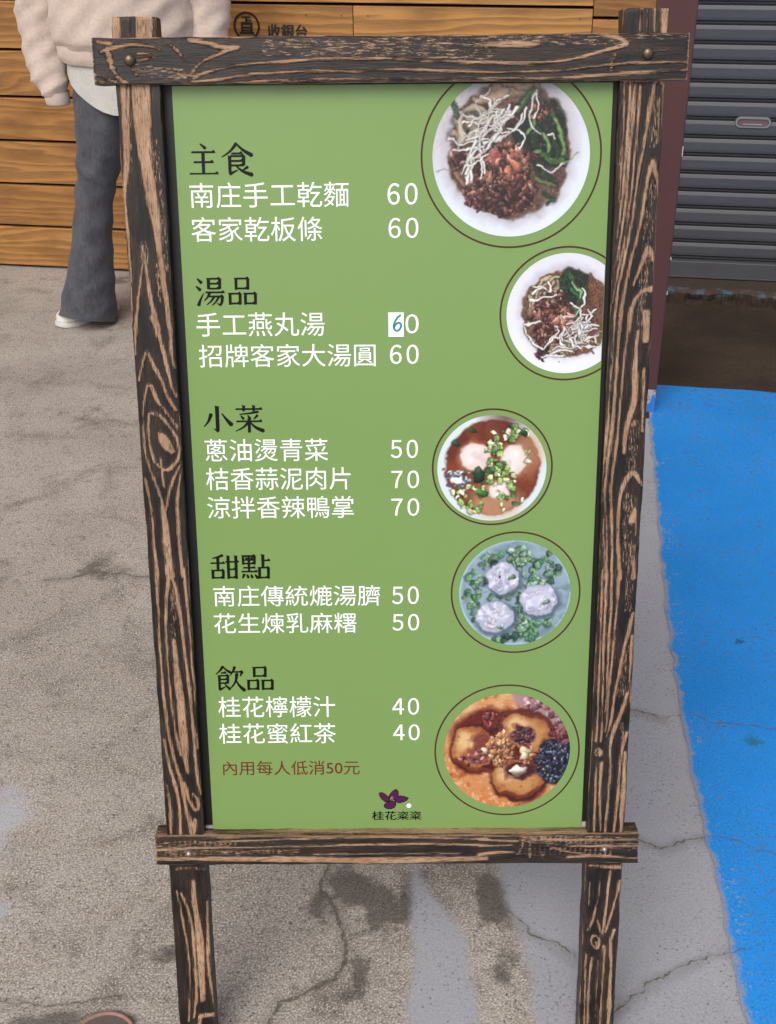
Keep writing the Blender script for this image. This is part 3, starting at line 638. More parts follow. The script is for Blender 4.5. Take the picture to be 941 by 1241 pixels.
# ------------------------------------------------------------------ floor drain ring
def build_drain():
    w = empty("floor_drain", (-.4206, 1.174, 0)); tag(w, 'round floor drain cover with worn pinkish rim set in the concrete', 'drain cover')
    m = MB(); N = 48
    m.tube([(.045 * math.cos(a), .045 * math.sin(a), .0035) for a in [2 * math.pi * k / N for k in range(N)]], .0032, 8, closed=True)
    m.build('rim', simple('worn_terracotta', (.30, .17, .14), .7, .3, 0, .3, 120), w, True)
    m = MB(); r1 = [(.0435 * math.cos(a), .0435 * math.sin(a), .0030) for a in [2 * math.pi * k / N for k in range(N)]]
    m.bm.faces.new([m.bm.verts.new(p) for p in r1])
    m.build('lid', simple('dirty_lid', (.12, .095, .085), .85, .3, 0, .4, 150), w)
build_drain()
# ------------------------------------------------------------------ menu board
def charred(name, along):
    t = NT(name); c0 = t.n('ShaderNodeTexCoord')
    info = t.n('ShaderNodeObjectInfo')
    ad = t.n('ShaderNodeVectorMath', operation='ADD'); t.t.links.new(c0.outputs['Object'], ad.inputs[0])
    cx = t.n('ShaderNodeCombineXYZ'); t.set(cx.inputs[1], t.math('MULTIPLY', info.outputs['Random'], 9.0)); t.t.links.new(cx.outputs[0], ad.inputs[1])
    def mp(al, ac):
        m = t.n('ShaderNodeMapping'); m.inputs['Scale'].default_value = (al, ac, ac) if along == 'X' else (ac, ac, al)
        t.t.links.new(ad.outputs[0], m.inputs[0]); return m.outputs[0]
    n1 = t.noise(mp(30, 330), 1.0, 5, .68); n2 = t.noise(mp(95, 620), 1.0, 5, .72); n3 = t.noise(mp(14, 60), 1.0, 4, .6)
    n4 = t.noise(mp(45, 1150), 1.0, 4, .65); n5 = t.noise(mp(9, 130), 1.0, 4, .6)
    g = t.math('ADD', t.attr('grain'), t.math('MULTIPLY', t.math('SUBTRACT', n1, .5), 7.0))
    g = t.math('ADD', g, t.math('MULTIPLY', t.math('SUBTRACT', n2, .5), 5.5))
    g = t.math('ADD', g, t.math('MULTIPLY', t.math('SUBTRACT', n5, .5), 4.0))
    g = t.math('ADD', g, .22)
    tan = t.step(g, .75, -.55)
    # fibres of soot left in the pale bands, pale fibres showing in the char
    tan = t.math('MULTIPLY', tan, t.step(t.math('ADD', n2, t.math('MULTIPLY', t.math('SUBTRACT', n4, .5), .8)), .34, .50, .22, 1.0))
    thr = t.math('SUBTRACT', .70, t.math('MULTIPLY', t.attr('speck'), .17))
    sp = t.step(t.math('SUBTRACT', t.math('ADD', t.math('MULTIPLY', n2, .75), t.math('MULTIPLY', n1, .25)), thr), -.015, .05)
    thr2 = t.math('SUBTRACT', .72, t.math('MULTIPLY', t.attr('speck'), .12))
    sp = t.math('MAXIMUM', sp, t.math('MULTIPLY', t.step(t.math('SUBTRACT', n4, thr2), -.01, .05), .55))
    near = t.step(g, 3.2, .4)
    sp = t.math('MAXIMUM', sp, t.math('MULTIPLY', t.math('MULTIPLY', near, t.step(n4, .50, .66)), .42))
    m = t.math('MAXIMUM', tan, t.math('MULTIPLY', sp, .80))
    tc = t.mix(t.step(n3, .3, .7), (.31, .182, .104), (.48, .310, .195))
    tc = t.mix(t.step(n4, .40, .68, 0, .5), tc, (.25, .125, .065))
    tc = t.mix(t.step(n2, .55, .75, 0, .45), tc, (.64, .47, .34))
    tc = t.mix(t.math('MULTIPLY', t.step(t.noise(mp(5, 22), 1.0, 3), .55, .75), .45), tc, (.44, .20, .085))
    dc = t.mix(t.step(n3, .35, .65), (.0065, .0050, .0046), (.020, .0130, .0100))
    dc = t.mix(t.step(n1, .55, .75, 0, .45), dc, (.045, .029, .021))
    dc = t.mix(t.step(n4, .55, .75, 0, .35), dc, (.075, .052, .040))
    # faint inner growth rings that follow the main figure
    rg = t.math('SINE', t.math('MULTIPLY', t.math('ADD', t.attr('grain'), t.math('MULTIPLY', n5, 5.0)), 2.9))
    rg = t.math('MULTIPLY', t.step(t.math('ADD', rg, t.math('MULTIPLY', t.math('SUBTRACT', n1, .5), 2.2)), .55, 1.0), t.step(n3, .40, .62))
    dc = t.mix(t.math('MULTIPLY', rg, .42), dc, (.115, .066, .040))
    c = t.mix(m, dc, tc)
    rl = t.step(g, 1.6, -1.4)
    h = t.math('ADD', t.math('MULTIPLY', rl, 1.0), t.math('ADD', t.math('MULTIPLY', n1, .5), t.math('MULTIPLY', n4, .35)))
    t.bump(h, .8, .0012)
    return t.done(c, t.math('ADD', .40, t.math('MULTIPLY', m, .3)), .36)

def plank(name, key, x0, x1, z0, z1, yf, thick, mat, parent, along, edge=.6, seed=1):
    """board with a relief front grid; front face looks toward -y"""
    step_u, step_v = .0011, .0034
    du, dv = (step_u, step_v) if along == 'Z' else (step_v, step_u)
    us = np.linspace(x0, x1, int((x1 - x0) / du) + 2); vs = np.linspace(z0, z1, int((z1 - z0) / dv) + 2)
    U, Vv = np.meshgrid(us, vs); nx, nz = len(us), len(vs)
    P = np.c_[U.ravel(), Vv.ravel()]
    gsd = poly_sdf(P, GRAIN[key]); sp = poly_sdf(P, SPECK[key])
    # worn pale arrises
    de = np.minimum(np.minimum(P[:, 0] - x0, x1 - P[:, 0]), np.minimum(P[:, 1] - z0, z1 - P[:, 1])) * 1000
    wob = vnoise(U.shape, (max(4, nz // 9), max(4, nx // 9)), seed, 4).ravel() - .5
    gsd = np.minimum(gsd, de + .9 - edge + wob * 3.2)
    # uneven outline, eased edges
    sgn = np.clip(1 - de / 4.0, 0, 1)
    cu, cv = (x0 + x1) / 2, (z0 + z1) / 2
    wx = (vnoise((nz, 1), (max(3, int((z1 - z0) / .035)), 1), seed + 1, 4)[:, :1] - .5) * .0022
    wz = (vnoise((1, nx), (1, max(3, int((x1 - x0) / .035))), seed + 2, 4)[:1, :] - .5) * .0018
    tx = np.repeat(wx, nx, 1).ravel(); tz = np.repeat(wz, nz, 0).ravel()
    s_ = np.clip(1 - (np.minimum(P[:, 0] - x0, x1 - P[:, 0]) * 1000) / 6, 0, 1); s2 = np.clip(1 - (np.minimum(P[:, 1] - z0, z1 - P[:, 1]) * 1000) / 6, 0, 1)
    X = P[:, 0] + tx * s_ * np.sign(P[:, 0] - cu); Z = P[:, 1] + tz * s2 * np.sign(P[:, 1] - cv)
    relief = -np.clip(gsd, -.6, .6) * .00035
    Y = yf - relief + np.clip(1.3 - de, 0, 1.3) ** 2 * .0009
    n = len(P)
    V = np.c_[X, Y, Z]
    idx = np.arange(n).reshape(nz, nx)
    Fc = [tuple(q) for q in np.stack([idx[:-1, :-1], idx[:-1, 1:], idx[1:, 1:], idx[1:, :-1]], -1).reshape(-1, 4)]
    loop = np.concatenate([idx[0, :-1], idx[:-1, -1], idx[-1, :0:-1], idx[:0:-1, 0]])
    L = len(loop); V = [tuple(v) for v in V]; gr = list(gsd); spk = list(np.clip(1 - sp / 3.0, 0, 1))
    prev = list(loop)
    rr = np.random.default_rng(seed)
    ph = rr.random(8) * 6
    for k, d in enumerate((.0025, .007, .012, .017, .022, thick)):
        cur = []
        for j, i0 in enumerate(loop):
            x, _, z = V[i0]
            V.append((x, yf + d, z)); cur.append(len(V) - 1)
            s = z if along == 'Z' else x
            gr.append((2.2 + 1.8 * math.sin(ph[k] + s * 5)) if along == 'Z' else (-.9 + 1.5 * math.sin(ph[k] + s * 9)) if k < 5 else 2.0); spk.append(.35 if along == 'Z' else .7)
        for j in range(L):
            j2 = (j + 1) % L
            Fc.append((prev[j2], prev[j], cur[j], cur[j2]))
        prev = cur
    Fc.append(tuple(prev))
    o = mesh(name, V, Fc, mat, parent)
    set_attr(o.data, 'grain', gr); set_attr(o.data, 'speck', spk)
    return o

FOOT = (0.0073, 1.1610, 0.0)
LEAN = R(-13.0)
PX0, PX1, PZ0, PZ1 = -.2500, .2506, .3556, 1.3126

# -- tiny picture painter for the printed dish photographs (flat prints on the poster)
class Pic:
    def __init__(s, n, cx, cy, rx, ry):
        g = np.linspace(-1, 1, n); s.n = n
        s.X, s.Y = np.meshgrid(cx + g * rx, cy + g * ry); s.c = np.zeros((n, n, 3)); s.px = rx * 2 / n
        s.r = np.random.default_rng(int(cx * 7 + cy)); s.k = 0
    def nz(s, cells, oct=4):
        s.k += 1; return vnoise((s.n, s.n), (cells, cells), s.k + 100, oct)
    def over(s, a, col):
        a = np.clip(a, 0, 1)[..., None]; s.c = s.c * (1 - a) + np.asarray(col) * a
    def ellipse(s, cx, cy, rx, ry, col, soft=3, rot=0, wob=0, op=1, cells=9):
        dx, dy = s.X - cx, s.Y - cy; c, n = math.cos(rot), math.sin(rot)
        d = np.sqrt(((dx * c + dy * n) / rx) ** 2 + ((-dx * n + dy * c) / ry) ** 2)
        if wob: d = d + (s.nz(cells) - .5) * wob
        a = np.clip((1 - d) * min(rx, ry) / soft + .5, 0, 1) * op
        s.over(a, col); return a, d
    def ball(s, cx, cy, rx, ry, col, light=.5, wob=.15, rot=0, soft=2, rim=.45):
        x0, x1 = cx - 1.3 * max(rx, ry), cx + 1.3 * max(rx, ry); y0, y1 = cy - 1.3 * max(rx, ry), cy + 1.3 * max(rx, ry)
        j0, j1 = np.searchsorted(s.X[0], [x0, x1]); i0, i1 = np.searchsorted(s.Y[:, 0], [y0, y1])
        if j1 - j0 < 1 or i1 - i0 < 1: return
        X, Y = s.X[i0:i1, j0:j1], s.Y[i0:i1, j0:j1]
        dx, dy = X - cx, Y - cy; c, n = math.cos(rot), math.sin(rot)
        u, v = (dx * c + dy * n) / rx, (-dx * n + dy * c) / ry
        th = np.arctan2(v, u); p = s.r.random(3) * 6
        d = np.sqrt(u * u + v * v) * (1 + wob * (np.sin(2 * th + p[0]) * .5 + np.sin(3 * th + p[1]) * .35 + np.sin(5 * th + p[2]) * .25))
        a = np.clip((1 - d) * min(rx, ry) / soft + .5, 0, 1)[..., None]
        nzv = np.sqrt(np.clip(1 - d * d, 0, 1)); lam = np.clip(nzv * .75 + (-dx / rx * .35 - dy / ry * .5), -.3, 1.3)
        col = np.asarray(col) * (rim + (1 - rim) * np.clip(lam, 0, 1)[..., None] * 1.15)
        hl = np.clip(lam - .88, 0, 1)[..., None] * light * 3
        col = col * (1 - hl) + np.array([1, .97, .93]) * hl
        s.c[i0:i1, j0:j1] = s.c[i0:i1, j0:j1] * (1 - a) + col * a
    def stroke(s, pts, w, col, shade=.4, soft=1.5, shadow=0):
        P = np.array(pts, float)
        if len(P) > 2:      # smooth the path
            t = np.linspace(0, len(P) - 1, len(P) * 7); k = np.arange(len(P))
            Q = np.c_[np.interp(t, k, P[:, 0]), np.interp(t, k, P[:, 1])]
            for _ in range(6): Q[1:-1] = Q[1:-1] * .5 + (Q[:-2] + Q[2:]) * .25
            P = Q
        m = w * 2 + 8
        j0, j1 = np.searchsorted(s.X[0], [P[:, 0].min() - m, P[:, 0].max() + m]); i0, i1 = np.searchsorted(s.Y[:, 0], [P[:, 1].min() - m, P[:, 1].max() + m])
        if j1 - j0 < 1 or i1 - i0 < 1: return
        X, Y = s.X[i0:i1, j0:j1], s.Y[i0:i1, j0:j1]
        best = np.full(X.shape, 1e9); side = np.zeros(X.shape)
        for p, q in zip(P[:-1], P[1:]):
            d = q - p; l2 = max(d @ d, 1e-9); t = np.clip(((X - p[0]) * d[0] + (Y - p[1]) * d[1]) / l2, 0, 1)
            ex, ey = X - p[0] - t * d[0], Y - p[1] - t * d[1]; e = np.hypot(ex, ey); b = e < best
            best = np.where(b, e, best); side = np.where(b, ey + ex * .4, side)
        reg = s.c[i0:i1, j0:j1]
        if shadow:
            a = (np.clip(1 - (best - w) / (w * 1.2), 0, 1) * shadow)[..., None]; reg = reg * (1 - a) + reg * .35 * a
        a = np.clip((w - best) / soft + .5, 0, 1)[..., None]
        f = 1 - shade * np.clip(best / w, 0, 1) ** 2 - shade * .5 * np.clip(side / w, 0, 1)
        s.c[i0:i1, j0:j1] = reg * (1 - a) + np.clip(np.asarray(col) * f[..., None], 0, 1) * a
    def scatter(s, n, cx, cy, rx, ry, size, cols, light=.5, wob=.45, aspect=(.6, 1.3)):
        r = s.r
        for _ in range(n):
            a = r.random() * 6.283; q = math.sqrt(r.random()); z = size[0] + (size[1] - size[0]) * r.random() ** 1.5
            col = np.array(cols[r.integers(len(cols))]) * (.8 + .4 * r.random())
            s.ball(cx + q * rx * math.cos(a), cy + q * ry * math.sin(a), z, z * (aspect[0] + (aspect[1] - aspect[0]) * r.random()), np.clip(col, 0, 1), light, wob, r.random() * 3)
    def ring_leek(s, x, y, w, h, rot, col):
        """one chopped spring onion piece: a small squared-off tube end"""
        m = w * 1.8; j0, j1 = np.searchsorted(s.X[0], [x - m, x + m]); i0, i1 = np.searchsorted(s.Y[:, 0], [y - m, y + m])
        if j1 - j0 < 1 or i1 - i0 < 1: return
        X, Y = s.X[i0:i1, j0:j1], s.Y[i0:i1, j0:j1]; c, n = math.cos(rot), math.sin(rot)
        u, v = ((X - x) * c + (Y - y) * n) / w, (-(X - x) * n + (Y - y) * c) / h
        d = (u ** 4 + v ** 4) ** .25; reg = s.c[i0:i1, j0:j1]
        d2 = ((u - .15) ** 4 + (v - .25) ** 4) ** .25
        a = (np.clip(1.45 - d2, 0, .45) / .45 * .45)[..., None]; reg = reg * (1 - a * .8)
        a = np.clip((1 - d) * h / 1.6 + .5, 0, 1)[..., None]
        f = .80 + .30 * np.clip(-v * .6 - u * .3 + .3, 0, 1); hi = np.clip(1 - np.abs(d - .45) * 4, 0, 1) * .22
        col = np.clip(np.asarray(col) * f[..., None] + hi[..., None], 0, 1)
        s.c[i0:i1, j0:j1] = reg * (1 - a) + col * a
    def blur(s, k=1):
        for _ in range(k):
            q = np.pad(s.c, ((1, 1), (1, 1), (0, 0)), 'edge'); s.c = (q[:-2, 1:-1] + q[2:, 1:-1] + q[1:-1, :-2] + q[1:-1, 2:] + 4 * s.c) / 8
    def finish(s, sat=.82, grain=.10, wet=1.0):
        # break up the clean outlines, then wet glints and print softness
        n = s.n; ii, jj = np.mgrid[0:n, 0:n].astype(float)
        di = (s.nz(16, 2) - .5) * 13 + (s.nz(50, 2) - .5) * 3; dj = (s.nz(16, 2) - .5) * 13 + (s.nz(50, 2) - .5) * 3
        edge = np.clip((1 - np.hypot(jj - n / 2, ii - n / 2) / (n / 2)) * 7, 0, 1)
        lum = s.c.mean(-1); bowl = np.clip((lum - .80) * 8, 0, 1)
        k = edge
        a = np.clip(ii + di * k, 0, n - 1).astype(int); b = np.clip(jj + dj * k, 0, n - 1).astype(int); s.c = s.c[a, b]
        lum = s.c.mean(-1); gl = np.clip((s.nz(95, 2) - .70) * 6, 0, 1) * np.clip((.62 - lum) * 3, 0, 1) * .38 * wet
        s.c = s.c * (1 - gl[..., None]) + gl[..., None] * np.array([.97, .92, .88])
        dk = np.clip((s.nz(70, 3) - .56) * 5, 0, 1) * np.clip((.66 - lum) * 3, 0, 1) * .40 * wet; s.c = s.c * (1 - dk[..., None])
        s.blur(1)
        g = (s.nz(70, 2) - .5) * grain * 1.6 + (s.nz(24, 3) - .5) * grain
        l = s.c.mean(-1, keepdims=True)
        s.c = np.clip(s.c * (1 + g[..., None] * np.clip(1.25 - l * 1.3, .12, 1)), 0, 1); l = s.c.mean(-1, keepdims=True); s.c = np.clip(l + (s.c - l) * sat, 0, 1) * .96
        return s

def leeks(p, spots, n, size, pal):
    for _ in range(n):
        cx, cy, rx, ry = spots[p.r.integers(len(spots))]
        a = p.r.random() * 6.283; q = math.sqrt(p.r.random()); z = size[0] + (size[1] - size[0]) * p.r.random()
        p.ring_leek(cx + q * rx * math.cos(a), cy + q * ry * math.sin(a), z, z * (.6 + .4 * p.r.random()), p.r.random() * 3.1, np.clip(np.array(pal[p.r.integers(len(pal))]) * (.85 + .3 * p.r.random()), 0, 1))

MEAT = [(.40, .17, .15), (.52, .26, .22), (.30, .12, .12), (.66, .42, .34), (.22, .09, .09), (.46, .22, .19), (.34, .14, .13), (.74, .54, .46)]
DKG, MDG, LTG = (.13, .26, .15), (.25, .42, .20), (.47, .63, .33)

def dish_dry_noodles(n):
    p = Pic(n, 460, 400, 373, 365); X, Y = p.X, p.Y
    g = np.clip((Y - 60 + (X - 100) * .35) / 600, 0, 1)[..., None]
    p.c[:] = np.array([.74, .68, .70]) * (1 - g) + np.array([.86, .89, .95]) * g
    p.c -= ((p.nz(90, 2) > .60) * .07 * np.clip(1.2 - g[..., 0] * 1.5, 0, 1))[..., None]
    p.ellipse(452, 372, 318, 335, (.70, .66, .68), 60, 0, .05, .75)
    p.ellipse(450, 372, 288, 306, (.42, .30, .24), 14, 0, .10)
    p.over(np.clip(1.1 - np.hypot((X - 450) / 280, (Y - 372) / 300), 0, 1) * 2 * (p.nz(14) > .52), (.25, .13, .10))
    for a, b, w in (((395, 110), (560, 95), 34), ((300, 160), (420, 120), 26), ((420, 80), (540, 90), 24)): p.stroke([a, b], w, (.74, .60, .48), .35, 4)
    for q in ([(190, 250), (240, 240), (285, 210)], [(205, 290), (265, 270), (320, 230)], [(255, 225), (270, 260), (300, 300)], [(290, 190), (320, 220), (330, 260)], [(200, 240), (210, 290), (250, 310)], [(235, 200), (300, 190), (350, 215)], [(185, 300), (230, 320), (300, 310)], [(215, 215), (225, 280), (215, 330)], [(270, 240), (330, 250), (380, 230)]): p.stroke(q, 13 + 7 * p.r.random(), np.array((.82, .72, .60)) * (.85 + .2 * p.r.random()), .3, 3, .5)
    for q in ([(190, 440), (230, 490), (300, 540)], [(175, 400), (200, 470), (240, 520)], [(210, 420), (270, 470), (290, 540)]): p.stroke(q, 13, (.62, .42, .32), .4, 3, .5)
    p.stroke([(175, 145), (208, 225)], 14, (.28, .36, .27), .4, 2); p.ellipse(452, 58, 24, 20, (.20, .24, .20), 4)
    p.ellipse(600, 300, 110, 160, (.10, .15, .10), 20, .2, .3, .9)
    for q, w, c in (([(640, 190), (690, 300), (715, 410)], 15, MDG), ([(570, 250), (610, 330), (640, 390)], 16, DKG), ([(540, 240), (560, 320), (600, 400)], 15, (.10, .20, .11)),
                    ([(660, 230), (700, 330), (712, 400)], 9, LTG), ([(600, 300), (625, 345), (632, 385)], 11, LTG), ([(580, 385), (640, 415), (715, 430)], 13, (.42, .60, .28)), ([(600, 395), (660, 430), (715, 440)], 9, MDG),
                    ([(585, 500), (620, 520), (665, 535)], 12, (.40, .50, .24)), ([(600, 470), (650, 500), (670, 520)], 10, DKG), ([(480, 200), (520, 140), (560, 110)], 13, MDG), ([(530, 300), (560, 260), (575, 220)], 12, LTG),
                    ([(470, 280), (500, 330), (490, 380)], 22, (.09, .14, .10)), ([(640, 620), (665, 600), (655, 575), (620, 572)], 8, (.13, .30, .19)), ([(655, 330), (680, 370), (690, 410)], 10, DKG)): p.stroke(q, w, c, .45, 2, .5)
    p.ellipse(410, 560, 175, 105, (.22, .09, .085), 14, 0, .22)
    p.scatter(420, 410, 560, 180, 102, (5, 17), MEAT, .25); p.scatter(220, 430, 430, 150, 90, (5, 19), MEAT + [(.74, .45, .34)], .4)
    p.scatter(50, 230, 410, 55, 50, (8, 20), MEAT, .3); p.scatter(26, 590, 200, 50, 40, (8, 20), MEAT, .3)
    p.scatter(70, 430, 590, 130, 70, (7, 17), [(.20, .09, .10), (.26, .12, .12), (.36, .17, .15)], .25)
    p.scatter(16, 430, 430, 80, 60, (14, 30), [(.72, .40, .30), (.62, .30, .24)], .6)
    W = (.97, .95, .92)
    S = [[(310, 130), (350, 150), (355, 195)], [(440, 130), (380, 150), (360, 215)], [(450, 200), (380, 250), (310, 330), (260, 420), (255, 515)], [(430, 190), (360, 240), (300, 310)], [(400, 240), (330, 310), (320, 400), (310, 500)],
         [(160, 325), (230, 340), (330, 325), (395, 320)], [(185, 365), (250, 370), (330, 350)], [(575, 110), (540, 150), (535, 220), (560, 275), (585, 300)], [(570, 120), (578, 170), (560, 230)], [(500, 220), (480, 280), (430, 315), (330, 340)],
         [(440, 270), (500, 285), (525, 320), (500, 360)], [(580, 445), (630, 465), (690, 460), (718, 435)], [(450, 170), (440, 230), (390, 290), (350, 330)], [(300, 290), (280, 360), (250, 420), (248, 470)], [(340, 260), (300, 360), (330, 420), (325, 480)],
         [(250, 320), (310, 310), (370, 270), (440, 230)], [(480, 180), (450, 215), (400, 225)], [(360, 330), (390, 300), (450, 290)], [(520, 180), (510, 240), (470, 290)], [(280, 400), (330, 380), (360, 330)], [(625, 305), (650, 300), (662, 325)], [(270, 380), (262, 440), (270, 500)]]
    for q in S: p.stroke(q, 3.8 + p.r.random() * 2.0, np.array(W) * (.92 + .1 * p.r.random()), .28, 1.6, .45)
    for _ in range(20):
        x, y = 350 + p.r.normal() * 60, 270 + p.r.normal() * 70; b = 2.2 + p.r.normal() * .35; l = 40 + 50 * p.r.random()
        p.stroke([(x - l * math.cos(b), y - l * math.sin(b)), (x - l * .3 * math.cos(b) + p.r.normal() * 20, y - l * .3 * math.sin(b) + p.r.normal() * 14), (x + l * .4 * math.cos(b) + p.r.normal() * 20, y + l * .4 * math.sin(b) + p.r.normal() * 12), (x + l * math.cos(b), y + l * math.sin(b))], 2.6 + 1.6 * p.r.random(), np.array(W) * (.88 + .12 * p.r.random()), .28, 1.6, .45)
    p.stroke([(100, 467), (190, 445)], 2.2, (.45, .42, .38), .1); p.stroke([(715, 435), (770, 385)], 3, (.55, .63, .45), .2)
    return p.finish(.85, .12)

def dish_soup_noodles(n):
    p = Pic(n, 638, 561, 524, 474); X, Y = p.X, p.Y
    g = np.clip((Y - 100) / 900, 0, 1)[..., None]; p.c[:] = np.array([.86, .86, .92]) * (1 - g) + np.array([.90, .91, .97]) * g
    p.ellipse(640, 545, 420, 375, (.72, .69, .72), 70, 0, .05, .7)
    p.ellipse(645, 560, 400, 345, (.45, .30, .22), 14, 0, .08)
    for _ in range(46):
        a = 1.7 + p.r.random() * 3.0; rr = 260 + 130 * p.r.random(); x, y = 645 + rr * math.cos(a), 560 - rr * .86 * math.sin(a); b = a + .4 + p.r.random() * .5
        x2, y2 = 645 + rr * .9 * math.cos(b), 560 - rr * .8 * math.sin(b)
        p.stroke([(x, y), ((x + x2) / 2 + p.r.normal() * 25, (y + y2) / 2 + p.r.normal() * 25), (x2, y2)], 10, (.85 - .12 * p.r.random(), .72, .55), .4, 2, .4)
    for k in range(60):
        x, y = 800 + p.r.normal() * 60, 430 + p.r.normal() * 110; b = 1.0 + p.r.normal() * .5; l = 50 + 40 * p.r.random()
        if math.hypot((x - 645) / 380, (y - 560) / 325) < .97: p.stroke([(x - l * math.cos(b), y - l * math.sin(b)), (x + p.r.normal() * 16, y + p.r.normal() * 16), (x + l * math.cos(b), y + l * math.sin(b))], 7, (.62 - .2 * p.r.random(), .38 - .1 * p.r.random(), .26), .4, 2, .45)
    for k in range(9): p.stroke([(720 + k * 17, 250 + k * 8), (800 + k * 14, 340 + k * 14), (850 + k * 8, 470 + k * 6)], 7, (.60, .34, .22), .4, 2, .5)
    for _ in range(70):
        x, y = 660 + p.r.normal() * 120, 760 + p.r.normal() * 70; b = p.r.random() * 3.1; l = 50 + 50 * p.r.random()
        if math.hypot((x - 645) / 380, (y - 560) / 325) < .95: p.stroke([(x - l * math.cos(b), y - l * .7 * math.sin(b)), (x + p.r.normal() * 14, y + p.r.normal() * 14), (x + l * math.cos(b), y + l * .7 * math.sin(b))], 8, (.80 - .2 * p.r.random(), .66 - .12 * p.r.random(), .50), .4, 2, .4)
    p.ellipse(690, 340, 130, 130, (.12, .16, .11), 22, .6, .3)
    for q, w, c in (([(590, 290), (680, 370), (770, 460)], 24, (.20, .50, .28)), ([(640, 240), (720, 350), (780, 450)], 22, MDG), ([(600, 270), (650, 320)], 20, DKG), ([(680, 300), (740, 390), (760, 440)], 11, (.55, .75, .50)), ([(700, 500), (725, 545), (715, 570)], 26, (.26, .50, .26)), ([(620, 240), (600, 330), (620, 400)], 18, DKG)): p.stroke(q, w, c, .45, 3, .5)
    p.ellipse(490, 590, 190, 210, (.30, .13, .12), 18, .2, .2)
    p.scatter(330, 490, 590, 180, 215, (8, 26), MEAT + [(.70, .44, .36)], .5); p.scatter(100, 520, 440, 90, 70, (8, 26), MEAT, .5); p.scatter(30, 620, 620, 70, 80, (16, 36), [(.78, .52, .40), (.66, .38, .30)], .6); p.scatter(30, 440, 860, 70, 50, (12, 26), [(.25, .12, .16), (.36, .18, .18)], .3)
    W = (.98, .96, .94)
    for q in ([(320, 760), (400, 810), (450, 835), (510, 760), (560, 740)], [(300, 455), (400, 440), (540, 415)], [(540, 650), (575, 690), (540, 760), (480, 800)], [(760, 370), (800, 430), (790, 500), (760, 520)], [(670, 470), (720, 500), (770, 560)],
              [(560, 860), (640, 830), (760, 830), (900, 820)], [(600, 700), (590, 790), (640, 830)], [(650, 640), (740, 600), (830, 560), (900, 530)], [(700, 680), (760, 640), (850, 620)], [(770, 560), (790, 660), (800, 760), (850, 800)], [(690, 800), (740, 720), (830, 690)], [(520, 880), (620, 850), (700, 870)],
              [(440, 900), (520, 890), (600, 900)], [(650, 740), (720, 700), (800, 720), (850, 780)], [(830, 520), (870, 570), (820, 640)], [(620, 770), (700, 780), (790, 800)], [(350, 340), (420, 330), (450, 370)], [(470, 300), (500, 340), (480, 390)], [(340, 400), (380, 360), (430, 340)], [(260, 640), (330, 640), (400, 610)], [(270, 660), (300, 720), (340, 770)], [(680, 740), (690, 800), (760, 840)], [(760, 600), (700, 640), (660, 690)], [(860, 640), (800, 690), (780, 750)]):
        p.stroke(q, 6.5 + 3.5 * p.r.random(), np.array(W) * (.93 + .09 * p.r.random()), .3, 2, .45)
    for _ in range(26):
        x, y = 730 + p.r.normal() * 95, 710 + p.r.normal() * 80; b = p.r.random() * 3.1; l = 40 + 45 * p.r.random()
        if math.hypot((x - 645) / 385, (y - 560) / 330) < .93: p.stroke([(x - l * math.cos(b), y - l * .8 * math.sin(b)), (x + p.r.normal() * 16, y + p.r.normal() * 16), (x + l * math.cos(b), y + l * .8 * math.sin(b))], 6 + 3 * p.r.random(), np.array(W) * (.9 + .1 * p.r.random()), .3, 2, .45)
    p.ellipse(588, 955, 9, 7, (.45, .43, .45), 3)
    return p.finish(.88, .10)

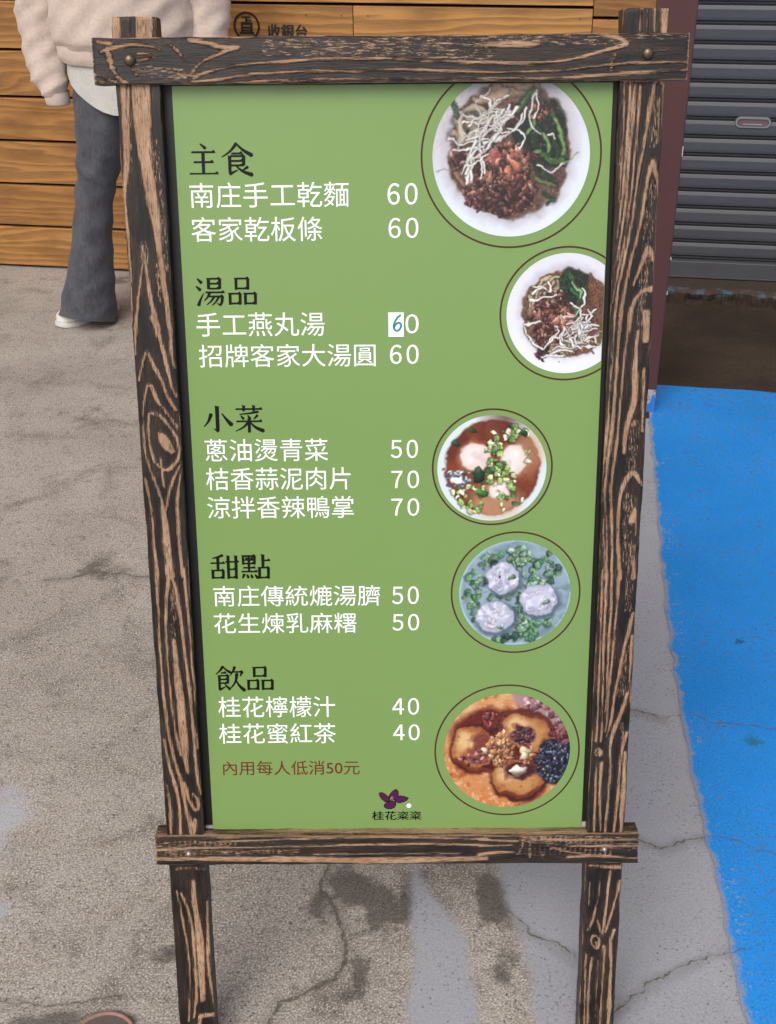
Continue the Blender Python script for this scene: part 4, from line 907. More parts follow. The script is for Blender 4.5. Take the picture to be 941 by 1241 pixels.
def dish_dumpling_soup(n):
    p = Pic(n, 332, 317, 273, 262); X, Y = p.X, p.Y
    p.c[:] = (.84, .88, .90); p.ellipse(335, 312, 244, 240, (.66, .72, .72), 5)
    p.ellipse(336, 312, 236, 234, (.40, .15, .085), 8)
    p.over(np.clip((p.nz(6) - .42) * 3, 0, .8) * (np.hypot((X - 336) / 236, (Y - 312) / 234) < 1), (.54, .25, .12))
    p.over(np.clip(1 - np.hypot((X - 400) / 160, (Y - 60) / 120), 0, 1) * .8, (.36, .16, .16))
    p.ellipse(350, 480, 130, 80, (.80, .62, .46), 55, 0, .2, .75); p.ellipse(520, 230, 70, 110, (.78, .60, .44), 60, 0, .2, .6); p.ellipse(330, 400, 120, 60, (.62, .40, .26), 50, 0, .2, .6)
    for cx, cy, rx, ry in ((248, 256, 76, 68), (442, 272, 68, 72), (372, 424, 52, 48)):
        p.ellipse(cx, cy, rx * 1.12, ry * 1.12, (.70, .55, .45), 34, 0, .05, .8); p.ellipse(cx, cy, rx, ry, (.88, .81, .77), 12, 0, .10); p.ellipse(cx - 6, cy - 8, rx * .70, ry * .66, (.93, .88, .87), 38, 0, .16)
        for _ in range(7): p.ellipse(cx + p.r.normal() * rx * .4, cy + p.r.normal() * ry * .4, rx * .22, ry * .18, (.84, .75, .72) if p.r.random() < .5 else (.97, .94, .94), 14, p.r.random() * 3, .2, .55)
    p.ellipse(366, 430, 10, 8, (.62, .55, .56), 8)
    for _ in range(70): p.ball(165 + p.r.normal() * 32, 372 + p.r.normal() * 26, 7 + 6 * p.r.random(), 7, np.array([(.93, .95, .97), (.42, .50, .53), (.30, .36, .40), (.75, .83, .86)][p.r.integers(4)]), .4)
    p.ellipse(155, 372, 28, 20, (.95, .97, .99), 10, 0, .5)
    pal = [(.42, .58, .27), (.66, .76, .40), (.86, .88, .62), (.24, .42, .20), (.52, .68, .34), (.92, .92, .78)]
    leeks(p, [(400, 140, 75, 45), (350, 290, 40, 75), (420, 480, 70, 45), (300, 420, 50, 60), (230, 500, 60, 32), (435, 380, 40, 45), (340, 215, 50, 30), (360, 350, 50, 50), (455, 130, 60, 30), (380, 330, 40, 40)], 150, (8, 16), pal)
    leeks(p, [(560, 290, 18, 26), (510, 250, 20, 30), (220, 420, 30, 20), (170, 440, 40, 30)], 12, (8, 13), pal[1:])
    p.ball(268, 350, 36, 32, (.12, .27, .16), .2, .3); p.ball(280, 440, 34, 20, (.30, .52, .22), .3)
    for x, y in ((235, 125), (152, 188), (485, 145)): p.ball(x, y, 20, 16, (.16, .30, .17), .2)
    return p.finish(.96, .07, .15)

def dish_clear_soup(n):
    p = Pic(n, 445, 942, 281, 262); X, Y = p.X, p.Y
    p.c[:] = (.60, .76, .80); p.ellipse(447, 940, 272, 254, (.50, .60, .66), 6)
    p.over(np.clip((p.nz(7) - .40) * 2.5, 0, .6), (.62, .69, .76)); p.over(np.clip((p.nz(9) - .55) * 4, 0, .6), (.40, .50, .50))
    pal = [(.20, .38, .26), (.30, .52, .32), (.46, .64, .46), (.13, .30, .22), (.38, .58, .40)]
    leeks(p, [(540, 830, 110, 80), (470, 760, 70, 40), (500, 1110, 70, 60)], 110, (9, 16), pal[1:3] + [(.56, .70, .56), (.46, .62, .50)])
    leeks(p, [(300, 950, 100, 40), (220, 1000, 40, 90), (300, 770, 60, 40), (620, 1050, 60, 50), (400, 945, 60, 30), (560, 770, 90, 40), (330, 820, 80, 80), (400, 1170, 90, 25), (520, 1140, 60, 40), (470, 1000, 20, 60), (240, 870, 30, 60), (660, 860, 40, 70)], 92, (10, 19), pal)
    for cx, cy, rx, ry in ((380, 865, 82, 76), (568, 975, 95, 78), (345, 1060, 98, 78)):
        p.ellipse(cx + 8, cy + 12, rx * 1.14, ry * 1.15, (.30, .37, .42), 20, 0, .1, .8); p.ellipse(cx, cy, rx, ry, (.68, .69, .78), 7, 0, .12)
        p.ellipse(cx - 8, cy - 14, rx * .72, ry * .62, (.82, .82, .90), 28, 0, .2, .9)
        for _ in range(8):
            a = p.r.random() * 6.28; q = .25 + .6 * p.r.random(); x, y = cx + rx * q * math.cos(a), cy + ry * q * math.sin(a); b = a + 1.2 + p.r.normal() * .4
            p.stroke([(x, y), (x + 22 * math.cos(b), y + 18 * math.sin(b)), (x + 36 * math.cos(b + .6), y + 30 * math.sin(b + .6))], 6 + 5 * p.r.random(), (.86, .85, .92), .25, 7, .15)
        for _ in range(26):
            a = p.r.random() * 6.28; q = .85 * math.sqrt(p.r.random()); p.ellipse(cx + rx * q * math.cos(a), cy + ry * q * math.sin(a), 9 + 10 * p.r.random(), 6 + 7 * p.r.random(), ((.92, .91, .97), (.60, .60, .70), (.76, .76, .84))[p.r.integers(3)], 6, a, .3, .6)
    p.ellipse(366, 862, 9, 9, (.22, .20, .26), 4); p.ball(430, 860, 16, 14, (.45, .60, .42), .2); p.ball(605, 985, 16, 14, (.55, .68, .58), .2); p.ball(370, 1120, 18, 9, (.45, .62, .35), .2); p.ball(430, 728, 14, 12, (.78, .85, .87), .3)
    return p.finish(.92, .08, .35)

def dish_sweet_mochi(n):
    p = Pic(n, 583, 300, 255, 230); X, Y = p.X, p.Y
    g = np.clip((Y - 90) / 420, 0, 1)[..., None]; p.c[:] = np.array([.84, .66, .47]) * (1 - g) + np.array([.78, .50, .30]) * g
    p.over(np.clip((p.nz(6) - .45) * 3, 0, .7), (.78, .48, .26)); p.over(np.clip((p.nz(40, 3) - .58) * 5, 0, .6), (.90, .76, .56)); p.over(np.clip((p.nz(10, 4) - .60) * 6, 0, .7), (.60, .26, .13))
    p.ellipse(720, 120, 140, 55, (.66, .50, .52), 12, .5, .35); p.scatter(60, 720, 120, 120, 45, (7, 18), [(.70, .52, .54), (.50, .26, .24), (.80, .66, .66), (.58, .38, .40)], .4)
    p.ellipse(560, 260, 215, 130, (.36, .10, .07), 24, .1, .25, .95)
    p.scatter(60, 540, 190, 70, 40, (6, 14), [(.46, .17, .15), (.62, .34, .28), (.34, .10, .10)], .4)
    for cx, cy, rx, ry, rot in ((445, 285, 84, 92, -.5), (662, 220, 104, 76, .35), (628, 410, 108, 76, .1)):
        p.ellipse(cx + 4, cy + 8, rx + 14, ry + 13, (.26, .07, .05), 12, rot, .06, .95); p.ellipse(cx, cy, rx, ry, (.60, .34, .17), 5, rot, .06)
        p.ellipse(cx - 8, cy + 2, rx * .84, ry * .82, (.76, .55, .33), 30, rot, .1, .9)
        p.ellipse(cx - rx * .35, cy - ry * .3, rx * .42, ry * .42, (.88, .74, .54), 26, rot, .1, .8)
        p.over(np.clip((p.nz(22) - .60) * 5, 0, .5) * (np.hypot((X - cx) / rx, (Y - cy) / ry) < .95), (.52, .24, .12))
    p.stroke([(520, 200), (560, 150), (650, 140), (740, 170), (765, 240)], 7, (.42, .18, .10), .2, 8); p.stroke([(380, 330), (430, 380), (520, 375)], 8, (.46, .18, .10), .2, 9); p.stroke([(560, 470), (640, 490), (720, 450)], 8, (.46, .18, .10), .2, 9)
    p.ellipse(645, 235, 48, 40, (.36, .20, .22), 14, 0, .2); p.scatter(40, 645, 235, 45, 36, (5, 12), [(.34, .20, .24), (.50, .32, .34), (.26, .12, .12)], .4)
    p.ellipse(480, 280, 40, 52, (.46, .20, .16), 16, 0, .3, .9); p.ellipse(640, 378, 64, 34, (.28, .10, .12), 12, 0, .25); p.ellipse(450, 320, 46, 34, (.50, .22, .20), 22, 0, .3, .7)
    p.scatter(30, 445, 325, 50, 32, (5, 12), [(.62, .36, .38), (.72, .50, .46), (.44, .18, .16)], .5)
    p.scatter(180, 555, 290, 48, 66, (4, 11), [(.80, .56, .38), (.72, .46, .30), (.88, .68, .50), (.62, .36, .24)], .5); p.scatter(60, 655, 320, 40, 45, (4, 12), [(.82, .60, .42), (.70, .42, .28), (.50, .22, .16)], .5)
    for x, y, a, b in ((652, 298, 22, 16), (490, 292, 14, 17), (628, 382, 32, 18), (655, 318, 18, 13)): p.ball(x, y, a, b, (.93, .82, .68), .6, .25)
    p.ball(632, 380, 30, 17, (.97, .93, .88), .5, .3)
    p.ellipse(790, 340, 90, 98, (.10, .10, .15), 12, .3, .25)
    p.scatter(260, 785, 340, 82, 90, (3, 8), [(.16, .17, .26), (.24, .27, .38), (.09, .09, .12), (.36, .40, .50), (.20, .14, .16)], .8)
    p.ellipse(815, 230, 30, 40, (.55, .34, .36), 14, .3, .3); p.scatter(40, 800, 215, 50, 40, (4, 11), [(.60, .40, .42), (.40, .16, .16)], .5)
    return p.finish(.98, .10, .30)

def dish_print(name, fn, cx, cz, r, mat, parent, label):
    n = 300; p = fn(n); img = S2L(np.clip(p.c, 0, 1))
    nr, nt = 100, 380
    rr = np.linspace(0, 1, nr + 1)[1:]; tt = np.linspace(0, 2 * math.pi, nt, endpoint=False)
    RR, TT = np.meshgrid(rr, tt, indexing='ij')
    x = np.r_[0, (RR * np.cos(TT)).ravel()]; z = np.r_[0, (RR * np.sin(TT)).ravel()]
    wx = np.clip(cx + x * r, PX0, PX1 - .0008); wz = np.clip(cz + z * r, PZ0, PZ1 - .0008)
    xx, zz = (wx - cx) / r, (wz - cz) / r
    fi = np.clip((1 - zz) / 2 * (n - 1), 0, n - 1.001); fj = np.clip((xx + 1) / 2 * (n - 1), 0, n - 1.001)
    i0, j0 = fi.astype(int), fj.astype(int); a, b = (fi - i0)[:, None], (fj - j0)[:, None]
    col = (img[i0, j0] * (1 - a) + img[i0 + 1, j0] * a) * (1 - b) + (img[i0, j0 + 1] * (1 - a) + img[i0 + 1, j0 + 1] * a) * b
    V = np.c_[wx, np.full(len(wx), -.0004), wz]
    Fc = [(0, 1 + (k + 1) % nt, 1 + k) for k in range(nt)]
    for i in range(nr - 1):
        for k in range(nt):
            q = 1 + i * nt; k2 = (k + 1) % nt
            Fc.append((q + k, q + k2, q + nt + k2, q + nt + k))
    o = mesh(name, V, Fc, mat, parent)
    at = o.data.color_attributes.new('print', 'FLOAT_COLOR', 'POINT')
    at.data.foreach_set('color', np.c_[col, np.ones(len(col))].astype(np.float32).ravel())
    o['label'] = label
    return o

def ring_print(cx, cz, r, mat, parent, w=.0021):
    nt = 220; V = []; Fc = []
    for k in range(nt):
        a = 2 * math.pi * k / nt
        for q in (r - w, r): V.append((min(cx + q * math.cos(a), PX1 - .0006), -.0003, min(cz + q * math.sin(a), PZ1 - .0006)))
    for k in range(nt):
        k2 = (k + 1) % nt; f_ = (2 * k, 2 * k + 1, 2 * k2 + 1, 2 * k2)
        if all(V[i][0] > PX1 - .0007 for i in f_) or all(V[i][2] > PZ1 - .0007 for i in f_): continue
        Fc.append(f_)
    return mesh('circle_outline', V, Fc, mat, parent)

# -- heading glyphs drawn as brush-printed strokes on a 100 x 100 square
def H(x0, x1, y, t=6.4): return [('q', [(x0, y - t / 2), (x1 - 9, y - t / 2), (x1 - 1, y - t / 2), (x1, y + .5), (x1 - 5, y + 7.5), (x1 - 12, y + t / 2), (x0 + 2, y + t / 2)])]
def Vv(x, y1, y0, t=8.5):
    t *= 1.28
    return [('q', [(x - t / 2, y0), (x + t / 2 - 1, y0 + 1), (x + t / 2, y1 - 3), (x + t / 2 + 2.5, y1 - 1), (x - t / 2 - 1.5, y1 + 2), (x - t / 2, y1 - 4)])]
def T(*a): return [('t', list(a[:-2]), a[-2] * 1.15 + .8, a[-1] * 1.15 + .8)]
def BX(x0, x1, y0, y1, t=8): return Vv(x0, y1 + 2, y0 - 3, t) + H(x0, x1 + 4, y1) + Vv(x1, y1, y0 - 3, t) + H(x0, x1, y0 + 2)
GLYPH = {
 '主': T((42, 99), (58, 85), 3, 9) + H(12, 90, 73) + H(18, 84, 42) + H(3, 98, 6, 5) + Vv(50, 74, 7),
 '食': T((50, 99), (30, 74), (2, 57), 9, 2) + T((50, 98), (70, 78), (99, 62), 4, 11) + H(32, 70, 68) + Vv(27, 60, 6) + H(27, 76, 60) + Vv(72, 60, 30) + H(28, 72, 45) + H(28, 72, 31) + T((26, 4), (52, 17), 8, 2) + T((46, 30), (66, 12), (98, 1), 3, 11) + T((84, 26), (66, 15), 8, 2),
 '湯': T((8, 94), (21, 80), 4, 10) + T((3, 68), (16, 55), 4, 10) + T((8, 2), (14, 20), (27, 44), 10, 2) + Vv(45, 96, 58) + Vv(83, 95, 58) + H(45, 86, 94) + H(45, 82, 77) + H(45, 82, 60) + H(32, 99, 47) + T((48, 46), (40, 30), (28, 18), 8, 2) + H(44, 94, 33) + T((90, 33), (88, 10), (80, 2), 9, 6) + T((82, 3), (70, 9), 6, 1) + T((62, 32), (52, 16), (36, 4), 7, 2) + T((78, 32), (68, 14), (54, 2), 7, 2),
 '品': BX(30, 70, 58, 94) + BX(8, 42, 6, 42) + BX(60, 94, 6, 42),
 '小': Vv(50, 97, 6, 10.5) + T((51, 5), (36, 15), 9, 1) + T((29, 68), (20, 42), (3, 22), 11, 2) + T((66, 70), (82, 46), (98, 28), 3, 13),
 '菜': H(4, 97, 86) + Vv(33, 99, 77, 7.5) + Vv(67, 99, 77, 7.5) + T((82, 76), (52, 70), (18, 67), 7, 3) + T((22, 62), (31, 50), 3, 9) + T((46, 63), (53, 51), 3, 9) + T((79, 63), (66, 49), 8, 3) + H(5, 95, 41) + Vv(50, 50, -1) + T((48, 39), (30, 18), (3, 5), 8, 2) + T((52, 39), (70, 18), (98, 5), 3, 12),
 '甜': T((44, 97), (26, 89), (8, 85), 9, 3) + H(0, 52, 66) + Vv(27, 89, 38) + BX(8, 44, 6, 37) + H(52, 101, 71) + Vv(63, 95, 3) + Vv(90, 95, 3) + H(63, 90, 41) + H(63, 90, 9),
 '點': BX(7, 47, 62, 94, 7) + Vv(27, 94, 32, 7) + H(7, 47, 78) + T((16, 90), (20, 82), 3, 6) + T((39, 90), (34, 82), 6, 3) + H(5, 50, 47) + H(-1, 57, 32) + T((9, 21), (3, 6), 9, 4) + T((19, 20), (23, 8), 4, 9) + T((33, 20), (37, 8), 4, 9) + T((47, 20), (56, 6), 4, 10) + Vv(76, 99, 48) + H(76, 102, 76) + BX(63, 94, 6, 47),
 '飲': T((26, 99), (14, 81), (-1, 67), 9, 2) + T((26, 98), (38, 84), (53, 74), 3, 9) + H(17, 38, 73) + Vv(11, 63, 7, 7.5) + H(11, 46, 62) + Vv(42, 62, 30, 7.5) + H(11, 42, 47) + H(11, 42, 32) + T((10, 5), (36, 19), 8, 2) + T((30, 27), (48, 7), 3, 9) + T((68, 97), (62, 79), (50, 62), 9, 2) + H(62, 98, 77) + T((95, 77), (87, 60), 9, 3) + T((75, 70), (70, 34), (44, 3), 10, 2) + T((72, 42), (82, 20), (101, 2), 3, 12),
}
def heading(body, x0, x1, z0, z1, y, mat, parent):
    bm = bmesh.new(); w = (x1 - x0); cell = w / (len(body) - 1 + 1) ; gap = .08 * cell; lay = 0
    gw = (w - gap * (len(body) - 1)) / len(body)
    for gi, ch in enumerate(body):
        ox = x0 + gi * (gw + gap)
        def pt(a, b, yy): return bm.verts.new((ox + a / 100 * gw, yy, z0 + b / 100 * (z1 - z0)))
        for s in GLYPH[ch]:
            lay += 1; yy = y - lay * .000004
            if s[0] == 'q': poly = s[1]
            else:
                P = np.array(s[1], float); w0, w1 = s[2], s[3]
                t = np.linspace(0, len(P) - 1, 9); k = np.arange(len(P)); Q = np.c_[np.interp(t, k, P[:, 0]), np.interp(t, k, P[:, 1])]
                for _ in range(3): Q[1:-1] = Q[1:-1] * .5 + (Q[:-2] + Q[2:]) * .25
                d = np.gradient(Q, axis=0); d /= np.linalg.norm(d, axis=1)[:, None]; nrm = np.c_[-d[:, 1], d[:, 0]]
                ww = np.linspace(w0, w1, len(Q))[:, None] / 2
                poly = list(map(tuple, np.r_[Q + nrm * ww, [Q[-1] + d[-1] * w1 * .3], (Q - nrm * ww)[::-1], [Q[0] - d[0] * w0 * .3]]))
            bm.faces.new([pt(a, b, yy) for a, b in poly])
    bmesh.ops.recalc_face_normals(bm, faces=bm.faces)
    me = bpy.data.meshes.new('menu_heading'); bm.to_mesh(me); bm.free()
    return link('menu_heading', me, mat, parent)

WIDE = {ord(c): 0xFF10 + i for i, c in enumerate('0123456789')}      # the lighter digits of the CJK face

def build_sign():
    w = empty('menu_board', FOOT, (LEAN, 0, R(-.4)))
    tag(w, 'standing green food menu board in a charred wood frame, leaning back on its easel legs', 'menu board')
    cz, cx = charred('charred_wood_upright', 'Z'), charred('charred_wood_rail', 'X')
    PL = plank('post', 'left', -.3105, -.2605, .004, 1.3848, -.014, .030, cz, w, 'Z', .5, 3)
    PR = plank('post', 'right', .2562, .3055, .004, 1.3886, -.014, .030, cz, w, 'Z', .9, 5)
    PL['label'] = 'left post with a big oval knot and broad pale streaks'; PR['label'] = 'right post with many thin straight pale grain lines'
    TRl = plank('top_rail', 'top', -.3325, .3290, 1.3135, 1.3625, -.022, .034, cx, w, 'X', 1.3, 7)
    BRl = plank('bottom_rail', 'bottom', -.3255, .3245, .3142, .3564, -.022, .034, cx, w, 'X', .9, 9)
    for r_, ang in ((TRl, .28), (BRl, .2)):
        r_.rotation_euler = (0, 0, 0)
    brass = simple('aged_bronze', (.16, .12, .075), .38, .5, .8, .4, 300)
    steel = simple('zinc_bolt', (.40, .36, .33), .4, .5, .7, .4, 300)
    def bolt(x, z, r, mat, par):
        m = MB()
        rings = []
        for q, h in ((1.0, .0), (1.0, .0012), (.86, .0030), (.6, .0044), (.3, .0051), (.06, .0053)):
            rings.append([(x + q * r * math.cos(t), -.0222 - h, z + q * r * math.sin(t)) for t in [2 * math.pi * k / 20 for k in range(20)]])
        m.loft(rings); m.build('bolt', mat, par, angle=60)
    bolt(-.2911, 1.3394, .0066, brass, TRl); bolt(.2836, 1.3417, .0066, brass, TRl)
    bolt(-.2803, .3336, .0042, steel, BRl); bolt(.2786, .3374, .0042, steel, BRl)
    m = MB(); m.box(-.2604, .2561, .0035, .0125, .330, 1.330)
    m.build('backing_board', simple('black_backing', (.007, .0065, .007), .45, .4), w)
    # rear legs of the easel with a stretcher
    rl = charred('charred_wood_rear', 'Z')
    for sx in (-1, 1):
        m = MB()
        a, b = Vector((sx * .225, .034, 1.26)), Vector((sx * .205, .372, .090))
        d = (b - a).normalized(); n1 = Vector((1, 0, 0)); n2 = d.cross(n1).normalized()
        m.loft([[p + n1 * u * .018 + n2 * v * .011 for u, v in ((-1, -1), (1, -1), (1, 1), (-1, 1))] for p in (a, b)])
        o = m.build('rear_leg', rl, w); set_attr(o.data, 'grain', [3] * len(o.data.vertices)); set_attr(o.data, 'speck', [.4] * len(o.data.vertices))
    m = MB(); m.box(-.20, .20, .236, .254, .50, .535, .002); o = m.build('stretcher', rl, w); set_attr(o.data, 'grain', [3] * len(o.data.vertices)); set_attr(o.data, 'speck', [.4] * len(o.data.vertices))
    # poster
    t = NT('printed_green_vinyl'); v = t.coord()
    c = t.mix(t.noise(v, 3, 3), (.172, .282, .084), (.192, .304, .093))
    t.bump(t.noise(v, 7, 2, .5), .05, .01)
    m = MB(); m.box(PX0, PX1, 0, .003, PZ0, PZ1, .0006)
    po = m.build('poster', t.done(c, t.math('ADD', .17, t.math('MULTIPLY', t.noise(v, 9, 4, .6), .10)), .42), w)
    gf = simple('grey_foam', (.35, .34, .33), .8)
    m = MB(); m.box(.2508, .2558, .0008, .0032, .3572, .3640); m.build('foam_edge', gf, po)
    m = MB(); m.box(-.2600, -.2504, .0008, .0032, .3572, .3612); m.build('foam_edge', gf, po)
    ptone = lambda nm, col: NT(nm).done(col, .30, .16)
    white, black, red = ptone('white_ink', (.90, .93, .93)), ptone('black_ink', (.006, .007, .006)), ptone('maroon_ink', (.15, .022, .014))
    brown = ptone('brown_ink', (.075, .028, .020))
    t = NT('photo_ink'); pm = t.done(t.attr('print', 'Color'), .24, .5)
    for k, body, x0, x1, z0, z1 in TEXTS:
        if k == 'h': heading(body, x0, x1, z0, z1, -.0004, black, po)
        elif k == 'w': text_mesh('menu_item', body, x0, x1, z0, z1, -.0004, white, po, 0.0)
        elif k == 'p': text_mesh('price', body.translate(WIDE), x0, x1, z0, z1, -.0004, white, po, .0, .00045)
        elif k == 'n': text_mesh('menu_note', body, x0, x1, z0, z1, -.0004, red, po, .0)
        else:
            o = text_mesh('logo_lettering', body, x0, x1, z0, z1, -.0004, black, po, 0, .0006)
    dish_print('dish_photo', dish_dry_noodles, .1365, 1.2328, .0905, pm, po, 'printed photo of dry noodles with minced meat, sprouts and greens in a white bowl')
    dish_print('dish_photo', dish_soup_noodles, .2063, 1.0515, .0715, pm, po, 'printed photo of noodles with minced meat in a white bowl, cut off by the poster edge')
    dish_print('dish_photo', dish_dumpling_soup, .1205, .8612, .0675, pm, po, 'printed photo of three pale dumplings in brown soup with spring onion')
    dish_print('dish_photo', dish_clear_soup, .1525, .6962, .0712, pm, po, 'printed photo of three white meatballs in clear grey soup with spring onion')
    dish_print('dish_photo', dish_sweet_mochi, .1471, .4722, .0836, pm, po, 'printed photo of three glazed sweet dumplings in syrup with peanut crumbs')
    for x, z, r in ((.1366, 1.2332, .1042), (.2064, 1.0511, .0800), (.121, .8624, .0748), (.1535, .6964, .0828), (.1471, .4724, .0966)): ring_print(x, z, r, brown, po)
    # flower emblem
    plum, plumd = ptone('plum_ink', (.075, .012, .055)), ptone('dark_plum_ink', (.022, .006, .018))
    petals = ([(-0.0239, 0.4098), (-0.0206, .4112), (-0.0166, 0.4098), (-0.0119, 0.405), (-0.0084, 0.3985), (-0.0161, 0.3972), (-0.0205, 0.4014), (-.0228, .4055)],
              [(-0.0108, 0.404), (-0.0092, .4085), (-0.0062, 0.4125), (-0.001, 0.416), (0.0018, .4125), (0.0022, 0.4086), (0.0010, 0.4021), (-0.0053, 0.3998), (-.0085, .4008)],
              [(-0.0025, 0.4005), (0.0005, .4045), (0.0045, 0.4062), (.0100, .4052), (0.0154, 0.4028), (.0132, .3992), (0.0094, 0.3968), (0.0038, 0.3952), (-0.002, 0.3970)],
              [(-0.0068, 0.3985), (-0.002, 0.3965), (-.0015, .3925), (-0.0034, 0.3885), (-0.0079, 0.3863), (-0.0135, 0.3868), (-0.0168, .3895), (-0.0165, 0.3932), (-0.0128, 0.3966)])
    m = MB(); m2 = MB()
    for i, P in enumerate(petals):
        q = np.array(P); c_ = q.mean(0)
        m2.bm.faces.new([m2.bm.verts.new((a, -.0003 - i * .00002, b)) for a, b in c_ + (q - c_) * 1.10])
        m.bm.faces.new([m.bm.verts.new((a, -.00045 - i * .00002, b)) for a, b in c_ + (q - c_) * .90])
    fe = m.build('flower_emblem', plum, po); m2.build('petal_outline', plumd, fe)
    m = MB()
    m.bm.faces.new([m.bm.verts.new((.0163 + .0033 * math.cos(a), -.0005, .3911 + .0033 * math.sin(a))) for a in np.linspace(0, 6.28, 20, endpoint=False)])
    m.build('white_dot', white, fe)
    m = MB(); m.bm.faces.new([m.bm.verts.new((a, -.0007, b)) for a, b in ((-.0090, .4010), (-.0084, .4008), (-.0056, .4052), (-.0062, .4056))]); m.bm.faces.new([m.bm.verts.new((a, -.0007, b)) for a, b in ((-.0070, .4006), (-.0065, .4003), (-.0040, .4030), (-.0044, .4034))])
    m.build('stamen', ptone('pale_ink', (.55, .45, .40)), fe)
    # hand-corrected price sticker
    m = MB(); m.box(-.0064, .0124, -.0014, -.0005, 1.0254, 1.0549, .0002)
    st = m.build('price_sticker', simple('paper_sticker', (.80, .82, .84), .7, .3, 0, .04), w)
    m = MB(); pts = [(0.0088, 1.0517), (0.0049, 1.0493), (0.0018, 1.0445), (-0.0002, 1.0392), (0.0006, 1.0345), (.0036, 1.0325), (0.0072, 1.0343), (0.0092, 1.0385), (.0082, 1.0422), (0.0051, 1.0428), (0.0020, 1.0402), (.0006, 1.0372)]
    k = np.arange(len(pts)); tt = np.linspace(0, len(pts) - 1, 50); P = np.c_[np.interp(tt, k, [a for a, _ in pts]), np.interp(tt, k, [b for _, b in pts])]
    for _ in range(3): P[1:-1] = P[1:-1] * .5 + (P[:-2] + P[2:]) * .25
    d = np.gradient(P, axis=0); d /= np.linalg.norm(d, axis=1)[:, None]; nrm = np.c_[-d[:, 1], d[:, 0]] * .00115
    Vs = [(a, -.0016, b) for a, b in P + nrm] + [(a, -.0016, b) for a, b in P - nrm]; n = len(P)
    mesh('handwritten_digit', Vs, [(i, i + 1, n + i + 1, n + i) for i in range(n - 1)], simple('teal_marker', (.01, .20, .26), .5), st)

build_sign()
# ------------------------------------------------------------------ person beside the wall
def cloth(name, a, b, scale=220, rough=.9, sheen=.3, bump=.35, streak=None):
    t = NT(name); v = t.coord(streak or (1, 1, 1)); v0 = t.coord()
    n1 = t.noise(v, scale, 4, .75); n2 = t.noise(v0, 14, 5, .65)
    c = t.mix(t.step(t.math('MULTIPLY', t.math('ADD', n1, n2), .5), .36, .62), a, b)
    t.b.inputs['Sheen Weight'].default_value = sheen
    t.bump(n1, bump, .002)
    return t.done(c, rough, .2)

def folds(p, amp, fz, seed):
    """soft cloth folds: offset along the outward direction"""
    a = math.sin(p.z * fz + p.x * 17 + seed); b = math.sin(p.z * fz * 2.3 - p.x * 29 + p.y * 11 + seed * 2.1)
    c = math.sin(p.x * 41 - p.z * fz * 1.1 + seed * 3.3)
    return amp * (a * .5 + (1 - 2.2 * abs(b)) * .45 + (1 - 2 * abs(c)) * .35)

def limb(rings, n=26, amp=.004, fz=28, seed=0):
    out = []
    for (cx, cy, z, rx, ry) in rings:
        r_ = []
        for k in range(n):
            t = 2 * math.pi * k / n
            p = Vector((cx + rx * math.cos(t), cy + ry * math.sin(t), z)); f_ = folds(p, amp, fz, seed)
            r_.append(p + Vector((math.cos(t), math.sin(t), 0)) * f_)
        out.append(r_)
    return out

def resample(rings, k):
    A = np.array(rings, float); t = np.linspace(0, len(A) - 1, (len(A) - 1) * k + 1); i = np.arange(len(A))
    B = np.stack([np.interp(t, i, A[:, j]) for j in range(A.shape[1])], 1)
    for _ in range(2): B[1:-1] = B[1:-1] * .5 + (B[:-2] + B[2:]) * .25
    return [tuple(r_) for r_ in B]

